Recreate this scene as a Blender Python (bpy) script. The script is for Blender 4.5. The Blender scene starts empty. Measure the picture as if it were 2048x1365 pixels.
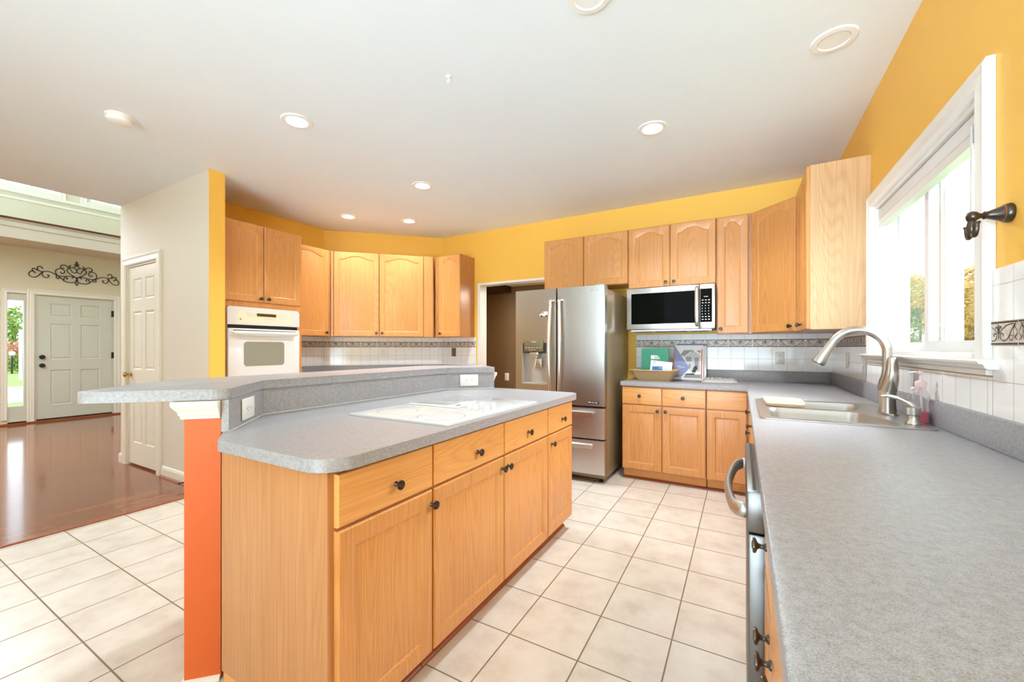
import bpy, bmesh, math, random
from mathutils import Vector, Matrix
random.seed(7)
PI = math.pi
scene = bpy.context.scene
col = scene.collection

# ------------------------------------------------------------------ camera
cam_data = bpy.data.cameras.new('camera')
cam = bpy.data.objects.new('camera', cam_data)
col.objects.link(cam)
cam.location = (0.0, 0.0, 1.227)
cam.rotation_euler = (PI / 2, 0, 0.5131)
cam_data.sensor_width = 36.0
cam_data.lens = 816.0 / 2048.0 * 36.0
cam_data.shift_y = (696.1 - 682.5) / 2048.0
cam_data.clip_start = 0.02
scene.camera = cam

# ------------------------------------------------------------------ world, daylight, exposure
world = bpy.data.worlds.new('world')
scene.world = world
world.use_nodes = True
wn = world.node_tree
wn.nodes.clear()
w_out = wn.nodes.new('ShaderNodeOutputWorld')
w_bg = wn.nodes.new('ShaderNodeBackground')
SKY_UP, FILL_LOW = 1.5, 13.5      # bright overcast sky above the horizon, an added glow below it lights the ceiling
w_tc = wn.nodes.new('ShaderNodeTexCoord'); w_sp = wn.nodes.new('ShaderNodeSeparateXYZ')
w_mr = wn.nodes.new('ShaderNodeMapRange'); w_mr.inputs[1].default_value = -0.06; w_mr.inputs[2].default_value = 0.02
w_mr.inputs[3].default_value = FILL_LOW; w_mr.inputs[4].default_value = SKY_UP
wn.links.new(w_tc.outputs['Generated'], w_sp.inputs[0]); wn.links.new(w_sp.outputs[2], w_mr.inputs[0]); wn.links.new(w_mr.outputs[0], w_bg.inputs['Strength'])
w_mx = wn.nodes.new('ShaderNodeMix'); w_mx.data_type = 'RGBA'
w_m2 = wn.nodes.new('ShaderNodeMapRange'); w_m2.inputs[1].default_value = -0.06; w_m2.inputs[2].default_value = 0.02
wn.links.new(w_sp.outputs[2], w_m2.inputs[0]); wn.links.new(w_m2.outputs[0], w_mx.inputs[0])
w_mx.inputs[6].default_value = (0.66, 0.86, 1.0, 1); w_mx.inputs[7].default_value = (0.80, 0.92, 1.0, 1)
wn.links.new(w_mx.outputs[2], w_bg.inputs['Color'])
wn.links.new(w_bg.outputs[0], w_out.inputs['Surface'])
scene.view_settings.view_transform = 'Standard'
scene.view_settings.look = 'None'
scene.view_settings.exposure = 0.95
scene.view_settings.gamma = 1.0
scene.view_settings.use_curve_mapping = False
scene.cycles.max_bounces = 10
scene.cycles.diffuse_bounces = 6
scene.cycles.glossy_bounces = 4
scene.cycles.transparent_max_bounces = 12
scene.cycles.sample_clamp_indirect = 6.0
scene.cycles.caustics_reflective = False
scene.cycles.caustics_refractive = False
scene.cycles.use_denoising = True

DOWNLIGHT_POWER = 11.0
def area_light(name, loc, rot, sx, sy, power, color):
    L = bpy.data.lights.new(name, 'AREA')
    L.shape = 'RECTANGLE'; L.size = sx; L.size_y = sy
    L.energy = power; L.color = color
    o = bpy.data.objects.new(name, L); col.objects.link(o)
    o.location = loc; o.rotation_euler = rot
    return o
# daylight through the kitchen window; hall and den lights are unseen, added fill
area_light('window_daylight', (2.3, 2.9, 2.75), (0, math.radians(50), 0), 1.5, 1.6, 160, (0.85, 0.94, 1.0))
area_light('hall_lamp', (-7.6, 1.0, 2.7), (0, 0, 0), 0.9, 0.9, 34, (0.9, 0.92, 1.0))  # unseen fill light added to brighten the entry hall
area_light('den_lamp', (-2.3, 5.1, 2.05), (0, 0, 0), 0.4, 0.4, 14, (1.0, 0.93, 0.82))  # unseen fill light added to brighten the den

# ------------------------------------------------------------------ shader helpers
def srgb(r, g, b):
    f = lambda c: c / 12.92 if c <= 0.04045 else ((c + 0.055) / 1.055) ** 2.4
    return (f(r / 255), f(g / 255), f(b / 255), 1)

class NT:
    def __init__(self, name):
        self.m = bpy.data.materials.new(name); self.m.use_nodes = True
        self.t = self.m.node_tree; self.t.nodes.clear()
        self.out = self.t.nodes.new('ShaderNodeOutputMaterial')
    def n(self, typ, **kw):
        x = self.t.nodes.new('ShaderNode' + typ)
        for k, v in kw.items(): setattr(x, k, v)
        return x
    def l(self, a, b): self.t.links.new(a, b)
    def math(self, op, a, b=None, c=None):
        x = self.n('Math', operation=op)
        for i, v in enumerate((a, b, c)):
            if v is None: continue
            if isinstance(v, (int, float)): x.inputs[i].default_value = v
            else: self.l(v, x.inputs[i])
        return x.outputs[0]
    def mix(self, fac, a, b):
        x = self.n('Mix', data_type='RGBA')
        for sock, v in ((x.inputs[0], fac), (x.inputs[6], a), (x.inputs[7], b)):
            if isinstance(v, (int, float)): sock.default_value = v
            elif isinstance(v, tuple): sock.default_value = v
            else: self.l(v, sock)
        return x.outputs[2]
    def ramp(self, fac, stops):
        x = self.n('ValToRGB'); e = x.color_ramp.elements
        while len(e) < len(stops): e.new(0.5)
        for k, (p, c) in enumerate(stops): e[k].position = p; e[k].color = c
        self.l(fac, x.inputs[0]); return x.outputs[0]
    def noise(self, vec, scale, detail=3, rough=0.5, out=0):
        x = self.n('TexNoise'); x.inputs['Scale'].default_value = scale
        x.inputs['Detail'].default_value = detail; x.inputs['Roughness'].default_value = rough
        if vec is not None: self.l(vec, x.inputs['Vector'])
        return x.outputs[out]
    def coords(self, scale=(1, 1, 1), rand=False, which='Object', rot=(0, 0, 0)):
        tc = self.n('TexCoord'); v = tc.outputs[which]
        if rand:
            oi = self.n('ObjectInfo')
            r = self.math('MULTIPLY', oi.outputs['Random'], 37.0)
            cx = self.n('CombineXYZ')
            for i in range(3): self.l(r, cx.inputs[i])
            add = self.n('VectorMath', operation='ADD'); self.l(v, add.inputs[0]); self.l(cx.outputs[0], add.inputs[1]); v = add.outputs[0]
        mp = self.n('Mapping'); mp.inputs['Scale'].default_value = scale; mp.inputs['Rotation'].default_value = rot
        self.l(v, mp.inputs[0]); return mp.outputs[0]
    def bump(self, h, strength=0.2, dist=0.002):
        b = self.n('Bump'); b.inputs['Strength'].default_value = strength; b.inputs['Distance'].default_value = dist
        self.l(h, b.inputs['Height']); return b.outputs[0]
    def done(self, color, rough=0.5, metal=0.0, normal=None, coat=0.0, spec=0.5, coat_rough=0.1):
        p = self.n('BsdfPrincipled')
        for k, v in (('Base Color', color), ('Roughness', rough), ('Metallic', metal)):
            if isinstance(v, (int, float, tuple)): p.inputs[k].default_value = v
            else: self.l(v, p.inputs[k])
        p.inputs['Coat Weight'].default_value = coat; p.inputs['Coat Roughness'].default_value = coat_rough
        p.inputs['Specular IOR Level'].default_value = spec
        if normal is not None: self.l(normal, p.inputs['Normal'])
        self.l(p.outputs[0], self.out.inputs[0]); self.p = p
        return self.m

def plain(name, c, rough=0.5, metal=0.0, var=0.03, scale=6.0, coat=0.0, spec=0.5):
    m = NT(name); n = m.noise(m.coords(), scale, 2)
    d = tuple(max(0, x * (1 - var * 2)) for x in c[:3]) + (1,)
    return m.done(m.mix(n, d, c), rough, metal, coat=coat, spec=spec)

def paint(name, c, rough=0.55):
    m = NT(name); v = m.coords()
    n = m.noise(v, 1.5, 3); f = m.noise(v, 220, 2)
    d = tuple(x * 0.95 for x in c[:3]) + (1,)
    return m.done(m.mix(n, d, c), rough, normal=m.bump(f, 0.04, 0.001), spec=0.35)

def oak(name, light, dark, horizontal=False, gloss=0.34):
    m = NT(name)
    v1 = m.coords((0.30, 4.5, 4.5) if horizontal else (4.5, 4.5, 0.30), rand=True)
    v2 = m.coords((2.5, 160, 160) if horizontal else (160, 160, 2.5), rand=True)
    base = m.noise(v1, 1.0, 1, 0.35)
    rings = m.math('SINE', m.math('MULTIPLY', base, 330.0))
    rings = m.math('POWER', m.math('MULTIPLY_ADD', rings, 0.5, 0.5), 2.0)
    fib = m.noise(v2, 1.0, 4, 0.6)
    fac = m.math('ADD', m.math('MULTIPLY', rings, 0.27), m.math('MULTIPLY', m.math('SUBTRACT', fib, 0.42), 1.6))
    fac = m.math('ADD', fac, m.math('MULTIPLY', m.noise(v1, 0.7, 1), 0.25))
    c = m.ramp(fac, [(0.0, light), (1.0, dark)])
    return m.done(c, gloss, normal=m.bump(fib, 0.06, 0.001), coat=0.25, coat_rough=0.25)

def counter_mat():
    m = NT('grey laminate'); v = m.coords()
    a = m.noise(v, 420, 2, 0.6); b = m.noise(v, 90, 3, 0.6)
    c = m.ramp(m.math('ADD', m.math('MULTIPLY', a, 0.65), m.math('MULTIPLY', b, 0.35)),
               [(0.36, srgb(134, 131, 134)), (0.5, srgb(158, 156, 158)), (0.64, srgb(177, 175, 177))])
    return m.done(c, 0.32, spec=0.38)

def tile_floor_mat():
    m = NT('beige floor tile')
    tc = m.n('TexCoord'); sp = m.n('SeparateXYZ'); m.l(tc.outputs['Object'], sp.inputs[0])
    S = 0.3048
    def edge(o, off):
        q = m.math('DIVIDE', m.math('SUBTRACT', o, off), S)
        fr = m.math('FRACT', q)
        return m.math('MINIMUM', fr, m.math('SUBTRACT', 1.0, fr)), m.math('FLOOR', q)
    ex, ix = edge(sp.outputs[0], -0.866 + S * -60); ey, iy = edge(sp.outputs[1], 1.518 + S * -60)
    e = m.math('MINIMUM', ex, ey)
    mr = m.n('MapRange'); m.l(e, mr.inputs[0]); mr.inputs[1].default_value = 0.0075; mr.inputs[2].default_value = 0.0125
    mask = mr.outputs[0]
    wn_ = m.n('TexWhiteNoise', noise_dimensions='2D'); cx = m.n('CombineXYZ'); m.l(ix, cx.inputs[0]); m.l(iy, cx.inputs[1]); m.l(cx.outputs[0], wn_.inputs['Vector'])
    off = m.n('VectorMath', operation='ADD'); sc = m.n('VectorMath', operation='SCALE'); m.l(wn_.outputs['Color'], sc.inputs[0]); sc.inputs['Scale'].default_value = 9
    m.l(tc.outputs['Object'], off.inputs[0]); m.l(sc.outputs[0], off.inputs[1])
    n = m.noise(off.outputs[0], 6.5, 5, 0.6)
    tilec = m.ramp(n, [(0.3, srgb(200, 187, 172)), (0.5, srgb(214, 204, 190)), (0.72, srgb(223, 215, 203))])
    c = m.mix(mask, srgb(128, 112, 90), tilec)
    r = m.math('SUBTRACT', 0.75, m.math('MULTIPLY', mask, 0.45))
    h = m.math('ADD', m.math('MULTIPLY', mask, 1.0), m.math('MULTIPLY', n, 0.15))
    return m.done(c, r, normal=m.bump(h, 0.35, 0.0025))

def wood_floor_mat():
    m = NT('red oak strip floor')
    v = m.coords((1, 1, 1), rot=(0, 0, PI / 2))
    b = m.n('TexBrick'); m.l(v, b.inputs['Vector'])
    b.offset = 0.37; b.squash = 1.0
    b.inputs['Scale'].default_value = 1.0
    b.inputs['Brick Width'].default_value = 0.9; b.inputs['Row Height'].default_value = 0.057
    b.inputs['Mortar Size'].default_value = 0.0012; b.inputs['Bias'].default_value = 0.0
    b.inputs['Color1'].default_value = srgb(132, 72, 42); b.inputs['Color2'].default_value = srgb(152, 88, 54)
    b.inputs['Mortar'].default_value = srgb(84, 44, 24)
    g = m.noise(m.coords((90, 3, 3)), 1.0, 4, 0.6)
    c = m.mix(m.math('MULTIPLY', g, 0.35), b.outputs['Color'], srgb(112, 58, 32))
    h = m.noise(m.coords((14, 1.0, 1)), 1.0, 2)
    hh = m.math('ADD', m.math('MULTIPLY', h, 0.5), m.math('MULTIPLY', b.outputs['Fac'], -1.0))
    return m.done(c, 0.13, normal=m.bump(hh, 0.03, 0.001), coat=0.2, coat_rough=0.06, spec=0.5)

def wall_tile_mat():
    m = NT('white glazed wall tile')
    tc = m.n('TexCoord'); sp = m.n('SeparateXYZ'); m.l(tc.outputs['Object'], sp.inputs[0])
    x, z = sp.outputs[0], sp.outputs[2]
    def edge(q, k):
        fr = m.math('FRACT', m.math('ADD', q, 50.0))
        return m.math('MULTIPLY', m.math('MINIMUM', fr, m.math('SUBTRACT', 1.0, fr)), k)
    lo = edge(m.math('DIVIDE', m.math('SUBTRACT', z, 1.235), 0.111), 0.111)
    hi = edge(m.math('DIVIDE', m.math('SUBTRACT', z, 1.307), 0.112), 0.112)
    up = m.math('GREATER_THAN', z, 1.27)
    ez = m.math('ADD', m.math('MULTIPLY', lo, m.math('SUBTRACT', 1.0, up)), m.math('MULTIPLY', hi, up))
    e = m.math('MINIMUM', ez, edge(m.math('DIVIDE', x, 0.1118), 0.1118))
    mr = m.n('MapRange'); m.l(e, mr.inputs[0]); mr.inputs[1].default_value = 0.0008; mr.inputs[2].default_value = 0.0022
    c = m.mix(mr.outputs[0], srgb(205, 202, 194), srgb(249, 249, 247))
    return m.done(c, 0.08, normal=m.bump(mr.outputs[0], 0.25, 0.0015))

def stone_mat():
    m = NT('beige marbled border tile'); v = m.coords()
    n = m.noise(v, 60, 4, 0.65)
    return m.done(m.ramp(n, [(0.3, srgb(176, 158, 142)), (0.5, srgb(214, 202, 190)), (0.7, srgb(228, 220, 210))]), 0.3)

def steel(name, c=(0.66, 0.65, 0.64, 1), rough=0.33, vertical=False, amt=0.06):
    m = NT(name); v = m.coords((1.5, 1.5, 260) if not vertical else (260, 260, 1.0))
    n = m.noise(v, 1.0, 3)
    r = m.math('ADD', rough, m.math('MULTIPLY', m.math('SUBTRACT', n, 0.5), amt))
    return m.done(c, r, 1.0)

def glass_thin(name, tint=(1, 1, 1, 1), refl=0.07):
    m = NT(name)
    t = m.n('BsdfTransparent'); t.inputs[0].default_value = tint
    g = m.n('BsdfGlossy'); g.inputs['Roughness'].default_value = 0.02
    fr = m.n('Fresnel'); fr.inputs['IOR'].default_value = 1.45
    ge = m.n('NewGeometry'); fac = m.math('MULTIPLY', fr.outputs[0], m.math('SUBTRACT', 1.0, ge.outputs['Backfacing']))
    mx = m.n('MixShader'); m.l(fac, mx.inputs[0]); m.l(t.outputs[0], mx.inputs[1]); m.l(g.outputs[0], mx.inputs[2])
    m.l(mx.outputs[0], m.out.inputs[0]); return m.m

def emit(name, c, s):
    m = NT(name); e = m.n('Emission'); e.inputs[0].default_value = c; e.inputs[1].default_value = s
    m.l(e.outputs[0], m.out.inputs[0]); return m.m

def leaf_mat(name, a, b):
    m = NT(name); n = m.noise(m.coords(), 3.0, 3)
    return m.done(m.mix(n, a, b), 0.7)

M = {}
M['ceil'] = paint('white ceiling paint', srgb(241, 248, 255), 0.8)
M['yellow'] = paint('yellow wall paint', srgb(249, 197, 88), 0.5)
M['cream'] = paint('cream wall paint', srgb(226, 218, 205), 0.6)
M['beige'] = paint('beige hall paint', srgb(218, 211, 188), 0.6)
M['brown'] = paint('brown den paint', srgb(122, 96, 68), 0.7)
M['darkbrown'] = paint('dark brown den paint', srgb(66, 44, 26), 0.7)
M['olive'] = paint('olive beige den ceiling', srgb(214, 204, 172), 0.7)
M['orange'] = paint('orange wall paint', srgb(216, 102, 44), 0.5)
M['white'] = plain('white gloss trim paint', srgb(240, 239, 235), 0.3, var=0.01)
M['trimcream'] = plain('cream gloss trim paint', srgb(232, 228, 216), 0.35, var=0.01)
M['vinyl'] = plain('white vinyl', srgb(224, 224, 223), 0.35, var=0.01)
M['doorpaint'] = plain('ivory door paint', srgb(229, 225, 212), 0.35, var=0.01)
M['frontdoor'] = plain('pale grey green door paint', srgb(204, 206, 193), 0.4, var=0.01)
M['oak'] = oak('oak vertical grain', srgb(219, 158, 91), srgb(190, 122, 61))
M['oakpale'] = oak('pale oak veneer', srgb(212, 172, 128), srgb(186, 140, 94))  # paler veneer, its colour lightened further for the light falling on it
M['oakh'] = oak('oak horizontal grain', srgb(232, 172, 100), srgb(206, 138, 72), True)
M['oakpanel'] = oak('oak veneer panel', srgb(198, 141, 87), srgb(168, 108, 60))  # same oak as the doors, darkened to offset the strong rear light
M['oaktoe'] = oak('stained oak shoe moulding', srgb(158, 84, 44), srgb(120, 58, 28), True)
M['counter'] = counter_mat()
M['floor'] = tile_floor_mat()
M['woodfloor'] = wood_floor_mat()
M['tile'] = wall_tile_mat()
M['stone'] = stone_mat()
M['iron'] = plain('dark bronze line', srgb(62, 54, 48), 0.5)
M['bronze'] = plain('oil rubbed bronze', srgb(92, 82, 74), 0.28, 0.85, 0.1, 40)
M['bronze2'] = plain('worn copper edge', srgb(170, 110, 80), 0.35, 0.8)
M['steel'] = steel('brushed stainless steel')
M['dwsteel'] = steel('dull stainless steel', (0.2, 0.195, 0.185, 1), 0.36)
M['steelv'] = steel('brushed stainless steel vertical', (0.49, 0.475, 0.45, 1), 0.3, True, 0.03)
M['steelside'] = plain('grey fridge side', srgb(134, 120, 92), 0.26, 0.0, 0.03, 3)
M['recess'] = plain('satin grey recess', srgb(196, 192, 184), 0.3, 0.3)
M['satin'] = plain('satin nickel', (0.56, 0.53, 0.49, 1), 0.42, 1.0, 0.03, 30)
M['nickel'] = plain('brushed nickel', (0.62, 0.59, 0.54, 1), 0.26, 1.0, 0.03, 30)
M['chrome'] = plain('bright metal', (0.78, 0.77, 0.75, 1), 0.25, 1.0, 0.02)
M['brass'] = plain('polished brass', srgb(205, 160, 80), 0.2, 1.0, 0.05)
M['black'] = plain('black plastic', srgb(18, 18, 18), 0.35)
M['blackglass'] = plain('black glass', srgb(8, 10, 8), 0.05, var=0.02, spec=0.05)
M['appliance'] = plain('white enamel', srgb(226, 226, 224), 0.14, var=0.01, coat=0.3)
M['bisque'] = plain('bisque control panel', srgb(240, 228, 200), 0.3, var=0.01)
M['ovenglass'] = plain('grey oven glass', srgb(150, 146, 132), 0.06, var=0.03)
M['display'] = plain('brown display', srgb(84, 66, 20), 0.15)
M['grey'] = plain('grey print', srgb(150, 150, 150), 0.5)
M['lightgrey'] = plain('pale grey print', srgb(205, 205, 205), 0.5)
M['cookglass'] = plain('white ceramic glass', srgb(208, 210, 212), 0.06, var=0.005)
M['ring'] = plain('grey burner ring', srgb(160, 160, 162), 0.2)
M['plate'] = plain('white wall plate', srgb(240, 239, 234), 0.3, var=0.01)
M['slot'] = plain('dark slot', srgb(60, 58, 54), 0.6)
M['bronzeplate'] = plain('antique brass plate', srgb(128, 116, 84), 0.4, 0.6)
M['glass'] = glass_thin('window glass')
def clear_plastic():
    m = NT('clear plastic'); t = m.n('BsdfTransparent'); t.inputs[0].default_value = (0.97, 0.97, 0.98, 1); p = m.n('BsdfPrincipled'); p.inputs['Base Color'].default_value = srgb(236, 234, 238); p.inputs['Roughness'].default_value = 0.08
    lw = m.n('LayerWeight'); lw.inputs['Blend'].default_value = 0.35; mx = m.n('MixShader')
    m.l(m.math('MULTIPLY_ADD', lw.outputs['Facing'], 0.45, 0.1), mx.inputs[0]); m.l(t.outputs[0], mx.inputs[1]); m.l(p.outputs[0], mx.inputs[2]); m.l(mx.outputs[0], m.out.inputs[0]); return m.m
M['bottle'] = clear_plastic()
M['soap'] = plain('pink soap', srgb(226, 60, 88), 0.1)
M['pump'] = plain('pale pink plastic', srgb(240, 214, 214), 0.35)
M['greensoap'] = plain('green soap', srgb(90, 160, 120), 0.15)
M['paper'] = plain('white paper', srgb(242, 242, 242), 0.5, var=0.01)
M['green'] = plain('green folder', srgb(52, 140, 110), 0.45)
M['blue'] = plain('periwinkle print', srgb(138, 146, 190), 0.45)
M['deepblue'] = plain('blue card', srgb(50, 126, 200), 0.45)
M['redorange'] = plain('orange spine', srgb(226, 98, 62), 0.45)
M['wicker'] = plain('wicker', srgb(226, 192, 138), 0.6, var=0.28, scale=180)
M['maple'] = oak('pale maple board', srgb(232, 208, 176), srgb(216, 186, 150), True, 0.5)
M['lens'] = emit('lamp lens glow', (1, 0.97, 0.92, 1), 9.0)
M['fixture'] = plain('white lamp trim', srgb(244, 244, 242), 0.4, var=0.01)
M['rail'] = plain('mahogany rail', srgb(104, 50, 28), 0.3)
M['lawn'] = leaf_mat('lawn', srgb(120, 160, 60), srgb(160, 190, 90))
M['drive'] = plain('pale asphalt', srgb(200, 202, 206), 0.8)
M['leafg'] = leaf_mat('green leaves', srgb(96, 124, 40), srgb(150, 170, 70))
M['leafo'] = leaf_mat('autumn leaves', srgb(150, 120, 40), srgb(196, 160, 70))
M['leafp'] = leaf_mat('pink shrub', srgb(200, 140, 120), srgb(220, 170, 150))
M['bark'] = plain('bark', srgb(92, 76, 60), 0.9)
def film():
    m = NT('crumpled clear film'); t = m.n('BsdfTransparent'); p = m.n('BsdfPrincipled'); p.inputs['Base Color'].default_value = srgb(240, 238, 234); p.inputs['Roughness'].default_value = 0.2
    mx = m.n('MixShader'); mx.inputs[0].default_value = 0.45; m.l(t.outputs[0], mx.inputs[1]); m.l(p.outputs[0], mx.inputs[2]); m.l(mx.outputs[0], m.out.inputs[0]); return m.m
M['film'] = film()
M['poly'] = plain('cloudy plastic film', srgb(232, 230, 226), 0.25)

# ------------------------------------------------------------------ mesh helpers
def BM(): return bmesh.new()
def box(bm, x0, x1, y0, y1, z0, z1, mi=0):
    v = [bm.verts.new((x, y, z)) for z in (z0, z1) for y in (y0, y1) for x in (x0, x1)]
    for q in ((0, 2, 3, 1), (4, 5, 7, 6), (0, 1, 5, 4), (2, 6, 7, 3), (0, 4, 6, 2), (1, 3, 7, 5)):
        f = bm.faces.new([v[i] for i in q]); f.material_index = mi
    return v
def bbox(bm, x0, x1, y0, y1, z0, z1, r=0.004, seg=2, mi=0):
    b = bmesh.new(); box(b, x0, x1, y0, y1, z0, z1, mi)
    bmesh.ops.bevel(b, geom=list(b.edges), offset=r, segments=seg, profile=0.5, affect='EDGES')
    merge(bm, b)
def merge(bm, b, mat=None):
    if mat is not None: bmesh.ops.transform(b, matrix=mat, verts=b.verts)
    me = bpy.data.meshes.new('tmp'); b.to_mesh(me); b.free(); bm.from_mesh(me); bpy.data.meshes.remove(me)
def prism(bm, pts, z0, z1, mi=0):
    a = [bm.verts.new((x, y, z0)) for x, y in pts]; b = [bm.verts.new((x, y, z1)) for x, y in pts]
    n = len(pts)
    bm.faces.new(list(reversed(a))).material_index = mi; bm.faces.new(b).material_index = mi
    for i in range(n):
        bm.faces.new((a[i], a[(i + 1) % n], b[(i + 1) % n], b[i])).material_index = mi
def round_poly(pts, seg=8):
    out = []
    n = len(pts)
    for i in range(n):
        x, y, r = pts[i] if len(pts[i]) == 3 else (*pts[i], 0)
        p = Vector((x, y))
        if r <= 0: out.append((x, y)); continue
        a = (Vector(pts[i - 1][:2]) - p).normalized(); b = (Vector(pts[(i + 1) % n][:2]) - p).normalized()
        ang = a.angle(b); d = r / math.tan(ang / 2)
        c = p + (a + b).normalized() * (r / math.sin(ang / 2))
        s = p + a * d - c; e = p + b * d - c
        t0 = math.atan2(s.y, s.x); t1 = math.atan2(e.y, e.x)
        dt = (t1 - t0 + PI) % (2 * PI) - PI
        for k in range(seg + 1):
            t = t0 + dt * k / seg
            out.append((c.x + r * math.cos(t), c.y + r * math.sin(t)))
    return out
def lathe(bm, prof, n=20, mat=None, mi=0):
    # prof: (radius, height) about local z
    b = bmesh.new(); rings = []
    for r, h in prof:
        if r < 1e-6: rings.append([b.verts.new((0, 0, h))])
        else: rings.append([b.verts.new((r * math.cos(2 * PI * i / n), r * math.sin(2 * PI * i / n), h)) for i in range(n)])
    for A, B in zip(rings, rings[1:]):
        for i in range(n):
            j = (i + 1) % n
            if len(A) == 1 and len(B) == 1: continue
            if len(A) == 1: b.faces.new((A[0], B[j], B[i]))
            elif len(B) == 1: b.faces.new((A[i], A[j], B[0]))
            else: b.faces.new((A[i], A[j], B[j], B[i]))
    if len(rings[0]) > 1: b.faces.new(list(reversed(rings[0])))
    if len(rings[-1]) > 1: b.faces.new(rings[-1])
    for f in b.faces: f.material_index = mi
    bmesh.ops.recalc_face_normals(b, faces=b.faces)
    merge(bm, b, mat)
def tube(bm, pts, r, n=8, closed=False, mi=0, sx=1.0, up=None):
    P = [Vector(p) for p in pts]; N = len(P); rad = r if isinstance(r, (list, tuple)) else [r] * N
    rings = []; prev = None
    for i in range(N):
        if closed: t = P[(i + 1) % N] - P[i - 1]
        else: t = P[min(i + 1, N - 1)] - P[max(i - 1, 0)]
        t.normalize()
        if up is not None: u = Vector(up)
        elif prev is None: u = Vector((0, 0, 1)) if abs(t.z) < 0.9 else Vector((1, 0, 0))
        else: u = prev
        u = (u - t * u.dot(t)).normalized(); prev = u; w = t.cross(u)
        rings.append([bm.verts.new(P[i] + (u * math.cos(2 * PI * k / n) * sx + w * math.sin(2 * PI * k / n)) * rad[i]) for k in range(n)])
    m = N if closed else N - 1
    for i in range(m):
        A, B = rings[i], rings[(i + 1) % N]
        for k in range(n):
            f = bm.faces.new((A[k], A[(k + 1) % n], B[(k + 1) % n], B[k])); f.material_index = mi
    if not closed:
        bm.faces.new(list(reversed(rings[0]))).material_index = mi; bm.faces.new(rings[-1]).material_index = mi
def spline(pts, k=6, closed=False):
    P = [Vector(p) for p in pts]; n = len(P); out = []
    for i in range(n if closed else n - 1):
        if closed: p0, p1, p2, p3 = P[i - 1], P[i], P[(i + 1) % n], P[(i + 2) % n]
        else: p0, p1, p2, p3 = P[max(i - 1, 0)], P[i], P[i + 1], P[min(i + 2, n - 1)]
        for j in range(k):
            t = j / k
            out.append(0.5 * ((2 * p1) + (p2 - p0) * t + (2 * p0 - 5 * p1 + 4 * p2 - p3) * t * t + (3 * p1 - p0 - 3 * p2 + p3) * t ** 3))
    if not closed: out.append(P[-1])
    return out
def sweep(bm, path, prof, closed=False, mi=0):
    # path: 2-D points; prof: (outward offset, z); outward is to the right of the walking direction
    n = len(path); rings = []
    for i in range(n):
        p = Vector(path[i])
        d0 = (p - Vector(path[i - 1])).normalized() if (i > 0 or closed) else None
        d1 = (Vector(path[(i + 1) % n]) - p).normalized() if (i < n - 1 or closed) else None
        d0 = d0 or d1; d1 = d1 or d0
        n0 = Vector((d0.y, -d0.x)); n1 = Vector((d1.y, -d1.x)); mt = (n0 + n1).normalized(); mt /= max(0.3, mt.dot(n0))
        rings.append([bm.verts.new((p.x + mt.x * o, p.y + mt.y * o, z)) for o, z in prof])
    for i in range(n if closed else n - 1):
        A, B = rings[i], rings[(i + 1) % n]
        for k in range(len(prof) - 1): bm.faces.new((A[k], B[k], B[k + 1], A[k + 1])).material_index = mi
    if not closed:
        bm.faces.new(rings[0]); bm.faces.new(list(reversed(rings[-1])))
def finish(bm, smooth=True, ang=35):
    bmesh.ops.recalc_face_normals(bm, faces=bm.faces)
    if smooth:
        for f in bm.faces: f.smooth = True
        lim = math.radians(ang)
        for e in bm.edges:
            if len(e.link_faces) == 2 and e.calc_face_angle(0) > lim: e.smooth = False
def ob(name, bm, mats, parent=None, smooth=True, loc=None, ang=35):
    """bm is in the parent's frame (or the world's); loc moves the origin there without moving the shape."""
    finish(bm, smooth, ang)
    if loc is not None: bmesh.ops.translate(bm, vec=-Vector(loc), verts=bm.verts)
    me = bpy.data.meshes.new(name); bm.to_mesh(me); bm.free()
    for m in (mats if isinstance(mats, (list, tuple)) else [mats]): me.materials.append(M[m] if isinstance(m, str) else m)
    o = bpy.data.objects.new(name, me); col.objects.link(o)
    if loc is not None: o.location = loc
    if parent is not None: o.parent = parent
    return o
def tag(o, label=None, cat=None, group=None, kind=None):
    for k, v in (('label', label), ('category', cat), ('group', group), ('kind', kind)):
        if v: o[k] = v
    return o
def thing(name, label, cat, loc=(0, 0, 0), rz=0, group=None):
    o = bpy.data.objects.new(name, None); col.objects.link(o)
    o.empty_display_size = 0.05; o.location = loc; o.rotation_euler = (0, 0, rz)
    return tag(o, label, cat, group)
def struct(name, bm, mats, parent=None, smooth=False, loc=None):
    o = ob(name, bm, mats, parent, smooth, loc)
    if parent is None: o['kind'] = 'structure'
    return o
def copy_tree(o, parent=None):
    c = o.copy(); col.objects.link(c)
    if parent is not None: c.parent = parent
    for ch in list(o.children): copy_tree(ch, c)
    return c
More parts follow.
